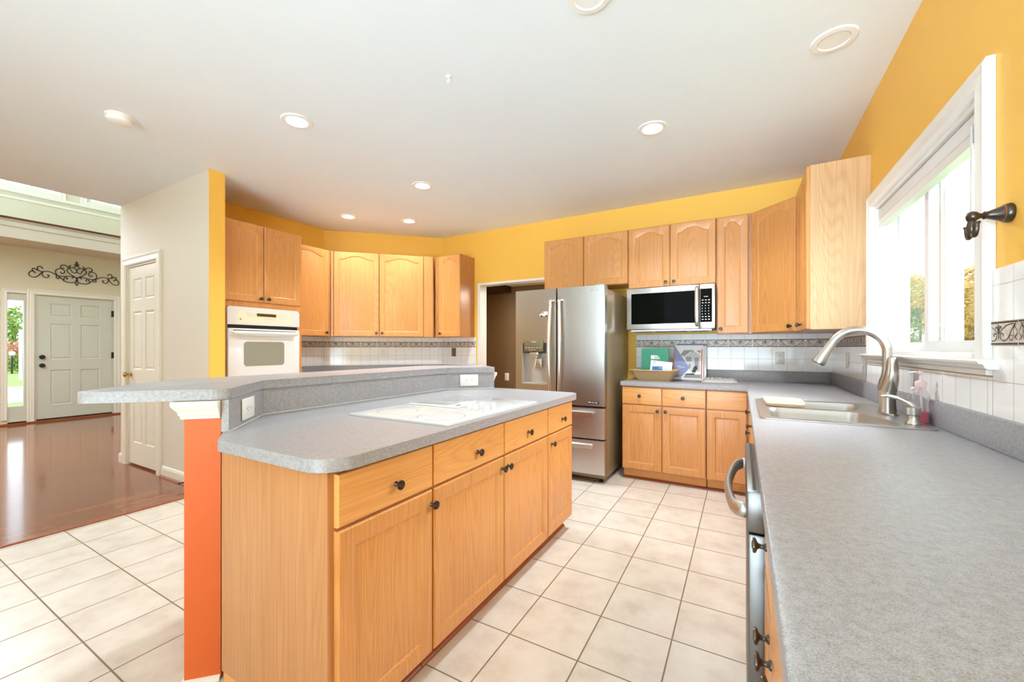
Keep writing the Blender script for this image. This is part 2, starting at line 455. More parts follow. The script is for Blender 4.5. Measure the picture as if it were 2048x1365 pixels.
def wall_with_holes(bm, axis, pos, thick, a0, a1, z0, z1, holes, mi=0):
    """A slab across `axis` at pos..pos+thick, running a0..a1, with rectangular holes (b0,b1,h0,h1)."""
    A = sorted({a0, a1, *[h[0] for h in holes], *[h[1] for h in holes]}); Z = sorted({z0, z1, *[h[2] for h in holes], *[h[3] for h in holes]})
    p0, p1 = sorted((pos, pos + thick))
    for i in range(len(A) - 1):
        for k in range(len(Z) - 1):
            ca, cz = (A[i] + A[i + 1]) / 2, (Z[k] + Z[k + 1]) / 2
            if any(h[0] < ca < h[1] and h[2] < cz < h[3] for h in holes): continue
            if axis == 'x': box(bm, p0, p1, A[i], A[i + 1], Z[k], Z[k + 1], mi)
            else: box(bm, A[i], A[i + 1], p0, p1, Z[k], Z[k + 1], mi)
    bmesh.ops.remove_doubles(bm, verts=bm.verts, dist=1e-5)
    seen = {}
    for f in list(bm.faces):
        c = f.calc_center_median(); key = (round(c.x, 4), round(c.y, 4), round(c.z, 4))
        seen.setdefault(key, []).append(f)
    kill = [f for v in seen.values() if len(v) > 1 for f in v]
    bmesh.ops.delete(bm, geom=kill, context='FACES')

# ------------------------------------------------------------------ the shell
CEIL = 2.75; WR = 0.69; WB = 4.46; WL = -4.70
b = BM(); box(b, -3.945, 0.84, -3.0, 6.4, -0.06, 0.0); struct('floor', b, 'floor')
b = BM(); box(b, -10.25, -3.945, -3.0, 6.4, -0.06, 0.0); struct('floor_hall', b, 'woodfloor')
b = BM(); sweep(b, [(-3.975, -3.0), (-3.975, 1.74)], [(0.0, 0.0005), (0.006, 0.008), (0.022, 0.009), (0.034, 0.003), (0.034, 0.0005)]); struct('trim_1', b, 'oaktoe')
b = BM(); prism(b, [(-5.82, -3.0), (0.84, -3.0), (0.84, 4.60), (-5.0, 4.60), (-5.82, 1.9)], CEIL, CEIL + 0.3); struct('ceiling', b, 'ceil')
# right wall with the window
WIN = (1.925, 3.175, 1.19, 2.065)
b = BM(); wall_with_holes(b, 'x', WR, 0.15, -3.0, 4.60, 0, CEIL, [WIN]); struct('wall_right', b, 'yellow')
# back wall with the doorway
b = BM(); wall_with_holes(b, 'y', WB, 0.13, -3.70, WR, 0, CEIL, [(-2.99, -2.02, 0, 2.06)]); struct('wall_back', b, 'yellow')
b = BM(); prism(b, [(-4.70, 3.39), (-3.63, 4.46), (-3.70, 4.59), (-4.83, 3.46)], 0, CEIL); struct('wall_corner', b, 'yellow')
b = BM(); box(b, -4.83, WL, 1.885, 3.45, 0, CEIL); struct('wall_left', b, 'yellow')
# doorway jambs, painted white
b = BM()
box(b, -3.027, -2.985, WB - 0.012, WB + 0.14, 0, 2.045)
box(b, -3.027, -2.02, WB - 0.012, WB + 0.14, 2.045, 2.072)
struct('trim_2', b, 'white')
# the wall with the closet door; its free end is yellow
b = BM(); wall_with_holes(b, 'y', 1.76, 0.12, -5.83, -3.955, 0, CEIL, [(-5.66, -4.93, 0, 2.085)]); struct('wall_closet', b, 'cream')
b = BM(); box(b, -3.955, -3.945, 1.7595, 1.8805, 0, CEIL); struct('wall_closet_end', b, 'yellow')
b = BM(); box(b, -5.83, -5.71, 1.881, 4.6, 0, CEIL); struct('wall_hall_side', b, 'cream')
b = BM(); box(b, -10.25, -3.9, -3.14, -3.0, 0, CEIL); struct('wall_rear', b, 'yellow')  # unseen; yellow mirrored in the fridge, length chosen to shade the closet wall
b = BM(); box(b, -3.899, -1.75, -3.14, -3.0, 0, CEIL); struct('wall_rear_end', b, 'cream')  # unseen wall added to calm fridge reflections and keep light off the left floor
# entry hall
b = BM()
wall_with_holes(b, 'x', -10.1, -0.15, -1.5, 4.6, 0, 5.6, [(1.70, 1.895, 0.08, 2.10), (1.985, 2.955, 0.0, 2.10), (0.9, 2.26, 3.80, 5.2), (2.60, 3.9, 3.80, 5.2)])
struct('wall_front', b, 'beige')
b = BM(); box(b, -10.25, -5.83, 4.0, 4.15, 0, 5.6); struct('wall_hall_north', b, 'beige')
b = BM(); box(b, -10.25, -5.4, -1.5, 4.15, 5.6, 5.7); struct('ceiling_hall', b, 'ceil')
b = BM(); box(b, -5.80, -5.72, -1.5, 4.1, CEIL + 0.3, 5.6); struct('wall_hall_upper', b, 'beige')
b = BM(); box(b, -10.1, -9.38, -1.5, 4.0, 2.853, 3.13); struct('wall_bridge', b, 'cream')
b = BM(); sweep(b, [(-9.38, 4.0), (-9.38, -1.5)], [(-0.01, 3.02), (0.012, 3.02), (0.012, 3.055), (0.018, 3.06), (0.018, 3.10), (-0.01, 3.10)]); box(b, -9.44, -9.35, -1.5, 4.0, 3.13, 3.155); struct('trim_3', b, 'rail')
b = BM(); box(b, -10.1, -10.06, -1.5, 4.0, 3.70, 3.745); box(b, -10.1, -10.08, -1.5, 4.0, 3.60, 3.635); struct('trim_4', b, 'trimcream')
# den behind the doorway
b = BM(); box(b, -5.3, -1.2, 5.45, 5.6, 0, 2.7); struct('wall_den', b, 'brown')
b = BM(); box(b, -4.4, -4.3, 4.6, 5.45, 0, 2.7); struct('wall_den_left', b, 'brown')
b = BM(); box(b, -1.6, -1.5, 4.6, 5.45, 0, 2.7); struct('wall_den_right', b, 'brown')
b = BM(); box(b, -4.3, -3.08, 4.62, 5.44, 2.07, 2.35); struct('ceiling_den_soffit', b, 'darkbrown')
b = BM(); box(b, -3.07, -1.6, 4.61, 5.44, 2.16, 2.3); struct('ceiling_den', b, 'olive')

# baseboards
BASE = [(0, 0), (0.014, 0), (0.014, 0.075), (0.008, 0.095), (0, 0.1)]
b = BM(); sweep(b, [(-5.83, 1.95), (-5.83, 1.76), (-5.755, 1.76)][::-1], [(-o, z) for o, z in BASE]); struct('baseboard_closet', b, 'trimcream')
b = BM(); sweep(b, [(-4.835, 1.76), (-3.945, 1.76)], BASE); struct('baseboard_left', b, 'trimcream')
b = BM(); sweep(b, [(-4.835, 1.746), (-3.95, 1.746)], [(0, 0), (0.016, 0), (0.012, 0.012), (0, 0.018)]); struct('trim_5', b, 'oaktoe')

# ------------------------------------------------------------------ six panel doors
def panel_slab(bm, w, h, t, cols, rows):
    """Slab 0..w, y 0..t (front at y=0), with raised panels on the front."""
    xs = sorted({0, w, *[c for p in cols for c in p]}); zs = sorted({0, h, *[r for p in rows for r in p]})
    g = [[bm.verts.new((x, 0, z)) for x in xs] for z in zs]; pan = []
    for k in range(len(zs) - 1):
        for i in range(len(xs) - 1):
            f = bm.faces.new((g[k][i], g[k][i + 1], g[k + 1][i + 1], g[k + 1][i]))
            if any(abs(xs[i] - c[0]) < 1e-6 for c in cols) and any(abs(zs[k] - r[0]) < 1e-6 for r in rows): pan.append(f)
    bm.normal_update()
    bmesh.ops.inset_individual(bm, faces=pan, thickness=0.018, depth=-0.010)
    bmesh.ops.inset_individual(bm, faces=pan, thickness=0.012, depth=0.0)
    bmesh.ops.inset_individual(bm, faces=pan, thickness=0.012, depth=0.006)
    ed = [e for e in bm.edges if len(e.link_faces) == 1]
    r = bmesh.ops.extrude_edge_only(bm, edges=ed)
    nv = [v for v in r['geom'] if isinstance(v, bmesh.types.BMVert)]
    bmesh.ops.translate(bm, vec=(0, t, 0), verts=nv)
    bmesh.ops.holes_fill(bm, edges=[e for e in bm.edges if len(e.link_faces) == 1], sides=0)
def rows6(h): return [(0.22 * h / 2.04, 0.80 * h / 2.04), (0.98 * h / 2.04, 1.58 * h / 2.04), (1.70 * h / 2.04, 1.92 * h / 2.04)]
CAS = [(0, 0), (0.0, 0.018), (0.012, 0.022), (0.05, 0.014), (0.062, 0.010), (0.062, 0)]
def casing(bm, w, h, y=0.0, cw=0.075, t=0.02, bottom=False):
    """Casing round an opening 0..w, 0..h, on the plane y, standing out towards -y; mitred."""
    prof = [(0, 0), (0, -t * 0.6), (cw * 0.15, -t), (cw * 0.6, -t * 0.8), (cw * 0.85, -t * 1.1), (cw, -t * 0.9), (cw, 0)]
    pts = [(0, 0, -1, 0 if not bottom else -1), (0, h, -1, 1), (w, h, 1, 1), (w, 0, 1, 0 if not bottom else -1)]
    rings = [[bm.verts.new((px + sx * o, y + d, pz + sz * o)) for o, d in prof] for px, pz, sx, sz in pts]
    for i in range(4 if bottom else 3):
        A, B = rings[i], rings[(i + 1) % 4]
        for k in range(len(prof) - 1): bm.faces.new((A[k], A[k + 1], B[k + 1], B[k]))
    if not bottom:
        bm.faces.new(rings[0]); bm.faces.new(rings[3])
# closet door (faces the kitchen, -y)
d1 = thing('door_1', None, None, (-5.66, 1.76, 0)); d1['kind'] = 'structure'
b = BM(); panel_slab(b, 0.70, 2.045, 0.035, [(0.10, 0.31), (0.39, 0.60)], rows6(2.045)); bmesh.ops.translate(b, vec=(0.015, 0.012, 0.02), verts=b.verts); ob('panel', b, 'doorpaint', d1, False)
b = BM(); box(b, 0.001, 0.014, 0.001, 0.118, 0, 2.07); box(b, 0.716, 0.729, 0.001, 0.118, 0, 2.07); box(b, 0.001, 0.729, 0.001, 0.118, 2.07, 2.083); ob('frame', b, 'trimcream', d1, False)
b = BM(); casing(b, 0.73, 2.085, -0.0005, 0.085); ob('casing', b, 'trimcream', d1, False)
KN = [(0.026, 0), (0.026, 0.004), (0.012, 0.008), (0.010, 0.03), (0.022, 0.038), (0.027, 0.05), (0.024, 0.06), (0.01, 0.066), (0, 0.066)]
b = BM(); lathe(b, KN, 20, Matrix.Translation((0.065, 0.012, 0.95)) @ Matrix.Rotation(PI / 2, 4, 'X')); tag(ob('door_knob', b, 'brass', d1), 'brass door knob')
for z in (0.28, 1.08, 1.83):
    b = BM(); lathe(b, [(0.008, -0.05), (0.008, 0.05)], 10, Matrix.Translation((0.7155, 0.004, z))); box(b, 0.690, 0.7145, 0.006, 0.0115, z - 0.05, z + 0.05); tag(ob('hinge', b, 'brass', d1), 'brass hinge')
# front door (faces +x)
d2 = thing('door_2', None, None, (-10.1, 1.985, 0), PI / 2); d2['kind'] = 'structure'
b = BM(); panel_slab(b, 0.93, 2.05, 0.04, [(0.16, 0.41), (0.52, 0.77)], rows6(2.05)); bmesh.ops.translate(b, vec=(0.02, 0.02, 0.045), verts=b.verts); ob('panel', b, 'frontdoor', d2, False)
b = BM(); box(b, 0.001, 0.018, 0.001, 0.14, 0, 2.098); box(b, 0.952, 0.969, 0.001, 0.14, 0, 2.098); box(b, 0.018, 0.952, 0.001, 0.14, 2.097, 2.099); ob('frame', b, 'frontdoor', d2, False)
b = BM(); casing(b, 0.97, 2.10, -0.0005, 0.085); ob('casing', b, 'trimcream', d2, False)
b = BM(); box(b, 0.019, 0.951, 0.03, 0.1, 0.026, 0.044); ob('sweep', b, 'black', d2)
b = BM(); box(b, -0.08, 1.06, -0.05, 0.1, 0.001, 0.024); tag(ob('threshold', b, 'oaktoe', d2), 'stained oak threshold')
for z in (0.935, 1.075):
    b = BM(); lathe(b, [(0.034, 0), (0.034, 0.012), (0.014, 0.016), (0.012, 0.03), (0.028, 0.036), (0.03, 0.05), (0.02, 0.058), (0, 0.058)], 20, Matrix.Translation((0.085, 0.02, z)) @ Matrix.Rotation(PI / 2, 4, 'X')); tag(ob('door_knob' if z < 1 else 'deadbolt', b, 'black', d2), 'black door hardware')
for z in (0.3, 1.09, 1.85):
    b = BM(); box(b, 0.938, 0.966, -0.004, 0.0195, z - 0.055, z + 0.055); tag(ob('hinge', b, 'black', d2), 'black hinge')
# sidelight
w2 = thing('window_2', None, None, (-10.1, 1.70, 0.08), PI / 2); w2['kind'] = 'structure'
b = BM(); wall_with_holes(b, 'y', 0.01, 0.06, 0.001, 0.194, 0.001, 2.018, [(0.004, 0.172, 0.21, 1.91)]); ob('sash', b, 'frontdoor', w2, False)
b = BM(); box(b, 0.004, 0.172, 0.03, 0.036, 0.21, 1.91); ob('pane', b, 'glass', w2)
b = BM(); casing(b, 0.195, 2.02, -0.0005, 0.06); ob('casing', b, 'trimcream', w2, False)
b = BM(); box(b, -10.0995, -10.05, 1.55, 1.9035, 0.001, 0.024); box(b, -10.0995, -10.092, 1.70, 1.895, 0.0245, 0.044, 1); struct('trim_7', b, ['oaktoe', 'black'])
# high windows of the hall
def high_window(name, y0, y1):
    w = thing(name, None, None, (-10.1, y0, 3.80), PI / 2); w['kind'] = 'structure'
    W = y1 - y0
    b = BM(); wall_with_holes(b, 'y', 0.01, 0.05, 0.001, W - 0.001, 0.001, 1.399, [(0.05, W - 0.05, 0.045, 1.35)]); ob('sash', b, 'trimcream', w, False)
    b = BM(); box(b, 0.05, W - 0.05, 0.03, 0.035, 0.045, 1.35); ob('pane', b, 'glass', w)
    k = 5
    b = BM()
    for i in range(1, k):
        x = 0.05 + (W - 0.1) * i / k; box(b, x - 0.009, x + 0.009, 0.02, 0.029, 0.045, 1.35)
    ob('muntins', b, 'trimcream', w, False)
    b = BM(); casing(b, W, 1.40, -0.0005, 0.08, bottom=True); ob('casing', b, 'trimcream', w, False)
high_window('window_3', 0.9, 2.26)
high_window('window_4', 2.60, 3.9)

# ------------------------------------------------------------------ kitchen window
w1 = thing('window_1', None, None, (WR, 3.175, 1.19), -PI / 2); w1['kind'] = 'structure'
W, H = 1.25, 0.875
b = BM(); casing(b, W, H, -0.0008, 0.078, 0.024); ob('casing', b, 'white', w1, False)
b = BM()
box(b, 0.0005, 0.02, -0.002, 0.149, 0.0, H - 0.0005); box(b, W - 0.02, W - 0.0005, -0.002, 0.149, 0.0, H - 0.0005); box(b, 0.02, W - 0.02, -0.002, 0.149, H - 0.02, H - 0.0005); box(b, 0.02, W - 0.02, -0.002, 0.149, 0.0005, 0.02)
ob('jamb', b, 'white', w1, False)
def sash(x0, x1, y, fw, z0, z1):
    b = BM(); wall_with_holes(b, 'y', y, 0.035, x0, x1, z0, z1, [(x0 + fw, x1 - fw, z0 + fw, z1 - fw)])
    s = ob('sash', b, 'vinyl', w1, False)
    b = BM(); box(b, x0 + fw, x1 - fw, y + 0.015, y + 0.02, z0 + fw, z1 - fw); ob('pane', b, 'glass', s)
sash(0.02, 0.66, 0.095, 0.045, 0.02, H - 0.02)
sash(0.575, W - 0.02, 0.052, 0.045, 0.02, H - 0.02)
b = BM(); box(b, 0.36, 0.55, 0.155, 0.19, -0.05, H + 0.05); box(b, -0.05, W + 0.05, 0.151, 0.175, -0.08, 0.03); box(b, -0.05, W + 0.05, 0.151, 0.175, H - 0.02, H + 0.1); ob('outer_frame', b, 'trimcream', w1, False)
b = BM(); sweep(b, [(-0.115, 0), (W + 0.115, 0)], [(-0.01, -0.03), (0.030, -0.03), (0.038, -0.026), (0.042, -0.015), (0.053, -0.012), (0.056, -0.004), (0.05, 0.0), (-0.01, 0.0)]); box(b, 0.021, W - 0.021, -0.02, 0.05, -0.001, 0.019); ob('sill', b, 'white', w1, False)
b = BM(); bbox(b, -0.078, W + 0.078, -0.022, -0.001, -0.05, -0.031, 0.003); ob('apron', b, 'white', w1, False)
bl = thing('window_blind', 'white blind pulled right up under the head of the kitchen window', 'blind', (WR + 0.01, 3.15, 2.03), -PI / 2)
b = BM(); bbox(b, 0.0, 1.20, 0.0, 0.038, -0.05, 0.008, 0.004); ob('headrail', b, 'vinyl', bl)
b = BM(); box(b, 0.01, 1.19, 0.002, 0.036, -0.075, -0.0505); ob('slats', b, 'vinyl', bl, False)
b = BM(); box(b, 0.01, 1.19, 0.0, 0.037, -0.093, -0.0755); ob('bottom_rail', b, 'vinyl', bl, False)
b = BM(); tube(b, [(1.13, -0.004, -0.03), (1.13, -0.006, -0.42)], 0.004, 8); ob('wand', b, 'vinyl', bl)

# ------------------------------------------------------------------ glazed wall tile with a decorated border
HALF = [
    ([(0.02, .45), (.15, .62), (.38, .83), (.6, .92), (.82, .93)], .0028),
    ([(.9, .97), (.74, .72), (.62, .46), (.5, .24), (.38, .13), (.25, .12), (.12, .24), (.1, .42), (.18, .5), (.26, .42), (.24, .33)], .0034),
    ([(.62, .45), (.58, .28), (.62, .16), (.70, .14), (.77, .26), (.73, .38), (.66, .36)], .0026),
    ([(.86, .88), (.78, .6), (.82, .35), (.92, .2), (.985, .16)], .0024),
    ([(.83, .84), (.91, .70), (.98, .52), (.92, .38), (.85, .27)], .0024),
    ([(.015, .52), (.055, .7), (.1, .83), (.15, .8), (.155, .7)], .0036)]
FULL = [([(0, .2), (0, .46)], .003), ([(0, .5), (0, .7), (0, .93)], .006)]
def ribbon(bm, pts, w, y):
    P = spline([(x, 0, z) for x, z in pts], 3); L = []
    for i, p in enumerate(P):
        t = (P[min(i + 1, len(P) - 1)] - P[max(i - 1, 0)]).normalized(); nn = Vector((t.z, 0, -t.x)) * w / 2
        L.append((bm.verts.new((p.x + nn.x, y, p.z + nn.z)), bm.verts.new((p.x - nn.x, y, p.z - nn.z))))
    for a, c in zip(L, L[1:]): bm.faces.new((a[0], a[1], c[1], c[0])).material_index = 1
def tile_field(name, x, y, rz, length, z0, z1, first=0.0, border=True, t=0.008, x_from=0.0):
    """Local x runs along the wall, the face looks to -y."""
    r = thing(name, None, None, (x, y, 0), rz); r['kind'] = 'structure'
    b = BM(); box(b, x_from, length, -t, -0.0005, z0, z1); ob('tile_field', b, 'tile', r, False)
    if not border: return r
    b = BM(); TW, TH = 0.2032, 0.072; zb = 1.235; k = 0
    s = first - TW
    while s < length:
        a, e = max(s, x_from), min(s + TW - 0.004, length - 0.002)
        if e - a > 0.01:
            box(b, a, e, -t - 0.003, -t - 0.0002, zb, zb + TH, 0)
            for q in (zb + 0.001, zb + TH - 0.0065):
                v = [b.verts.new(p) for p in ((a, -t - 0.0036, q), (e, -t - 0.0036, q), (e, -t - 0.0036, q + 0.0055), (a, -t - 0.0036, q + 0.0055))]
                b.faces.new(v).material_index = 1
            c = s + (TW - 0.004) / 2; hw = (TW - 0.004) / 2
            for sg in (1, -1):
                for pts, w in HALF:
                    q = [(c + sg * px * hw, zb + 0.006 + pz * (TH - 0.012)) for px, pz in pts]
                    q = [p for p in q if a + 0.001 < p[0] < e - 0.001]
                    if len(q) > 1: ribbon(b, q, w, -t - 0.0036)
            if a + 0.004 < c < e - 0.004:
                for pts, w in FULL: ribbon(b, [(c + px * hw, zb + 0.006 + pz * (TH - 0.012)) for px, pz in pts], w, -t - 0.0036)
        s += TW
    bo = ob('border', b, ['stone', 'iron'], r, False); bo['label'] = 'beige border band with dark scrollwork'
    return r
tile_field('wall_tile_back', -0.985, WB, 0, 1.67, 1.015, 1.365, 0.058, x_from=0.0)
tile_field('wall_tile_right', WR, WB - 0.009, -PI / 2, 1.12, 1.015, 1.345, 0.10)
tile_field('wall_tile_sill', WR, 3.33, -PI / 2, 1.48, 1.015, 1.135, 0.0, border=False)
tile_field('wall_tile_front', WR, 1.845, -PI / 2, 2.2, 1.015, 1.47, 0.145)
tile_field('wall_tile_left', WL, 2.69, PI / 2, 0.70, 1.0, 1.365, 0.0)
tile_field('wall_tile_corner', WL + 0.006, 3.396, PI / 4, 1.50, 1.0, 1.365, 0.04)
tile_field('wall_tile_back_left', -3.63, WB, 0, 0.575, 1.0, 1.365, 0.02)

# ------------------------------------------------------------------ cabinets
KNOB = [(0.009, 0), (0.009, 0.003), (0.0055, 0.006), (0.005, 0.014), (0.008, 0.018), (0.0155, 0.021), (0.0165, 0.024), (0.0155, 0.027), (0.0125, 0.0275), (0.0115, 0.026), (0.0095, 0.026), (0.0085, 0.0285), (0.004, 0.0295), (0, 0.0295)]
def knob(parent, x, z, y=-0.02):
    b = BM(); lathe(b, KNOB, 16, Matrix.Translation((x, y, z)) @ Matrix.Rotation(PI / 2, 4, 'X'))
    return ob('knob', b, 'bronze', parent, True, None, 50)
def door_mesh(x0, x1, z0, z1, arch, t=0.02, fr=0.055):
    """Framed door leaf; with arch the panel's head rises to a rounded peak."""
    b = BM(); w = x1 - x0
    ix0, ix1, iz0, iz1 = x0 + fr, x1 - fr, z0 + fr, z1 - fr - (0.03 if arch else 0)
    n = 22 if arch else 1
    def top(u):
        if not arch: return 0.0
        t = min(max((min(u, 1 - u) * 2 - 0.08) / 0.80, 0), 1)
        return 0.042 * t * t * (3 - 2 * t)
    def contour(k):
        # inner outline shrunk by k: bottom-left, bottom-right, then the head from right to left
        pts = [(ix0 + k, iz0 + k), (ix1 - k, iz0 + k)]
        for i in range(n + 1):
            u = 1 - i / n
            pts.append((ix0 + k + (ix1 - ix0 - 2 * k) * u, iz1 - k + top(u)))
        return pts
    def outer(k):
        pts = [(x0 + k, z0 + k), (x1 - k, z0 + k), (x1 - k, z1 - k)]
        for i in range(1, n): pts.append((ix0 + (ix1 - ix0) * (1 - i / n), z1 - k))
        pts.append((x0 + k, z1 - k)); return pts
    R = [[b.verts.new((x, y, z)) for x, z in pts] for pts, y in
         ((outer(0), -0.0005), (outer(0), -t + 0.005), (outer(0.005), -t), (contour(0), -t), (contour(0.006), -t + 0.002), (contour(0.013), -t + 0.008), (contour(0.017), -t + 0.008), (contour(0.03), -t + 0.0065))]
    m = len(R[0])
    for A, B in zip(R, R[1:]):
        for i in range(m): b.faces.new((A[i], A[(i + 1) % m], B[(i + 1) % m], B[i]))
    b.faces.new(R[-1]); b.faces.new(list(reversed(R[0])))
    bmesh.ops.triangulate(b, faces=[f for f in b.faces if len(f.verts) > 4])
    return b
def drawer_mesh(x0, x1, z0, z1, t=0.02):
    b = BM(); box(b, x0, x1, -t, -0.0005, z0, z1)
    e = [e for e in b.edges if all(abs(v.co.y + t) < 1e-6 for v in e.verts)]
    bmesh.ops.bevel(b, geom=e, offset=0.007, segments=3, profile=0.6, affect='EDGES'); return b
def cabinet(name, label, loc, rz, w, h, d, fronts, toe=0.0, group=None, foot=None, body='oakpanel', fillers=()):
    r = thing(name, label, 'cabinet', loc, rz, group)
    b = BM()
    if foot: prism(b, foot, toe, h)
    else: box(b, 0.0008, w - 0.0008, 0, d, toe, h)
    ob('body', b, body, r, False)
    if toe:
        b = BM(); box(b, 0.002, w - 0.002, 0.055, d - 0.01, 0.0, toe - 0.0005); tk = ob('toe_kick', b, 'oakh', r, False)
        b = BM(); sweep(b, [(0.001, 0.0545), (w - 0.001, 0.0545)], [(0, 0.0005), (0.018, 0.0005), (0.017, 0.008), (0.008, 0.017), (0, 0.019)]); ob('shoe_moulding', b, 'oaktoe', tk)
    for f in fronts:
        k, x0, x1, z0, z1 = f[:5]
        if k == 'drawer': o = ob('drawer', drawer_mesh(x0, x1, z0, z1), 'oakh', r, True, None, 30)
        else: o = ob('door', door_mesh(x0, x1, z0, z1, k == 'arch'), 'oak', r, True, None, 30)
        if len(f) > 5 and f[5]: knob(o, *f[5])
    for x0, x1, z0, z1 in fillers:
        b = BM(); box(b, x0, x1, -0.016, -0.0005, z0, z1); ob('filler_strip', b, 'oak', r, False)
    return r
UB, UT = 1.365, 2.41     # wall cabinets: underside and top
# -- back wall, right part
UG = 'wall cabinets on the back wall'
yb = 4.155
cabinet('wall_cabinet', 'two-door oak wall cabinet above the refrigerator', (-1.92, yb, 1.87), 0, 0.925, UT - 1.87, WB - yb - 0.001,
        [('arch', 0.004, 0.455, 0.004, UT - 1.87 - 0.002), ('arch', 0.461, 0.921, 0.004, UT - 1.87 - 0.002)])
cabinet('wall_cabinet', 'two-door oak wall cabinet directly above the microwave', (-0.994, yb, 1.812), 0, 0.79, UT - 1.812, WB - yb - 0.001,
        [('arch', 0.004, 0.393, 0.004, UT - 1.814, (0.358, 0.045)), ('arch', 0.399, 0.787, 0.004, UT - 1.814, (0.432, 0.045))])
cabinet('wall_cabinet', 'tall narrow single-door oak wall cabinet right beside the microwave', (-0.203, yb, UB - 0.012), 0, 0.281, UT - UB + 0.012, WB - yb - 0.001,
        [('arch', 0.006, 0.252, 0.004, UT - UB + 0.008, (0.036, 0.045))])
s2 = math.sqrt(2)
c0 = Vector((0.079, 4.154)); L = 0.305 * s2
def tolocal(p, o, rz):
    d = Vector(p) - Vector(o); c, s = math.cos(-rz), math.sin(-rz); return (d.x * c - d.y * s, d.x * s + d.y * c)
foot = [tolocal(p, c0, -PI / 4) for p in ((0.079, 4.154), (0.384, 3.849), (0.689, 3.849), (0.689, 4.459), (0.079, 4.459))]
cabinet('corner_wall_cabinet', 'diagonal single-door oak wall cabinet in the corner beyond the faucet', (c0.x, c0.y, UB - 0.012), -PI / 4, L, UT - UB + 0.012, 0.3,
        [('arch', 0.012, L - 0.012, 0.004, UT - UB + 0.008, (L - 0.05, 0.045))], foot=foot)
cabinet('wall_cabinet', 'oak wall cabinet beside the kitchen window, showing its plain end panel', (0.385, 3.847, UB - 0.018), -PI / 2, 0.597, UT - UB + 0.018, WR - 0.386,
        [('arch', 0.008, 0.296, 0.004, UT - UB + 0.014, (0.255, 0.045)), ('arch', 0.301, 0.592, 0.004, UT - UB + 0.014, (0.34, 0.045))], body='oakpale')
# -- oven tower and the left run
tw = thing('oven_cabinet', 'tall oak oven cabinet standing at the yellow wall end', 'cabinet', (-4.07, 1.888, 0), PI / 2)
b = BM(); wall_with_holes(b, 'y', 0.0, 0.02, 0.0, 0.785, 0.10, UT, [(0.06, 0.735, 0.70, 1.605)]); box(b, 0, 0.02, 0.02, 0.62, 0.1, UT); box(b, 0.765, 0.785, 0.02, 0.62, 0.1, UT); box(b, 0.02, 0.765, 0.02, 0.62, UT - 0.02, UT); box(b, 0.02, 0.765, 0.02, 0.62, 0.68, 0.70); box(b, 0.02, 0.765, 0.02, 0.62, 1.605, 1.625)
ob('body', b, 'oak', tw, False)
b = BM(); box(b, 0.002, 0.783, 0.05, 0.6, 0, 0.0995); ob('toe_kick', b, 'oakh', tw, False)
for x0, x1, kx in ((0.02, 0.385, 0.35), (0.392, 0.770, 0.425)):
    o = ob('door', door_mesh(x0, x1, 1.665, UT - 0.004, True), 'oak', tw, True, None, 30); knob(o, kx, 1.70)
o = ob('drawer', drawer_mesh(0.02, 0.77, 0.13, 0.66), 'oakh', tw, True, None, 30); knob(o, 0.39, 0.4)
ov = thing('wall_oven', 'white built-in wall oven in the tall oak cabinet', 'oven', (-4.07, 1.888, 0), PI / 2)
b = BM(); bbox(b, 0.065, 0.73, -0.001, 0.5, 0.705, 1.600, 0.003); bmesh.ops.delete(b, geom=[], context='FACES'); ob('body', b, 'appliance', ov)
b = BM(); prism(b, round_poly([(0.055, 1.442), (0.74, 1.442), (0.74, 1.608, 0.035), (0.055, 1.608, 0.02)], 6), -0.034, -0.0215); bmesh.ops.transform(b, matrix=Matrix(((1, 0, 0, 0), (0, 0, 1, 0), (0, 1, 0, 0), (0, 0, 0, 1))), verts=b.verts); cp = ob('control_panel', b, 'appliance', ov)
b = BM(); box(b, 0.135, 0.65, -0.0355, -0.0345, 1.462, 1.572); cpl = ob('control_plate', b, 'bisque', cp)
b = BM(); box(b, 0.31, 0.495, -0.0368, -0.0358, 1.528, 1.556); ob('display', b, 'display', cp)
for gx, nx, gz in ((0.215, 4, 1.545), (0.225, 4, 1.527), (0.295, 1, 1.515), (0.325, 1, 1.505), (0.35, 1, 1.505), (0.385, 3, 1.503), (0.44, 1, 1.503), (0.52, 4, 1.545), (0.52, 5, 1.522), (0.29, 1, 1.548), (0.385, 3, 1.492), (0.46, 2, 1.498)):
    b = BM()
    for i in range(nx): box(b, gx + i * 0.018, gx + i * 0.018 + 0.01, -0.0364, -0.0358, gz, gz + 0.007)
    ob('key_marking', b, 'lightgrey', cp)
b = BM(); lathe(b, [(0.009, 0), (0.009, 0.001), (0, 0.001)], 16, Matrix.Translation((0.165, -0.0356, 1.493)) @ Matrix.Rotation(PI / 2, 4, 'X')); ob('emblem', b, 'grey', cp)
b = BM(); box(b, 0.07, 0.725, -0.02, -0.0015, 1.402, 1.441); ob('vent_gap', b, 'black', ov)
b = BM(); bbox(b, 0.058, 0.738, -0.04, -0.0215, 0.72, 1.408, 0.005); od = ob('door', b, 'appliance', ov)
b = BM(); prism(b, round_poly([(0.19, 1.055, 0.03), (0.575, 1.055, 0.03), (0.575, 1.285, 0.03), (0.19, 1.285, 0.03)], 6), -0.0415, -0.0405); bmesh.ops.transform(b, matrix=Matrix(((1, 0, 0, 0), (0, 0, 1, 0), (0, 1, 0, 0), (0, 0, 0, 1))), verts=b.verts); ob('window', b, 'ovenglass', od)
b = BM(); box(b, 0.065, 0.731, -0.0405, -0.0402, 1.335, 1.339); ob('seam', b, 'lightgrey', od)
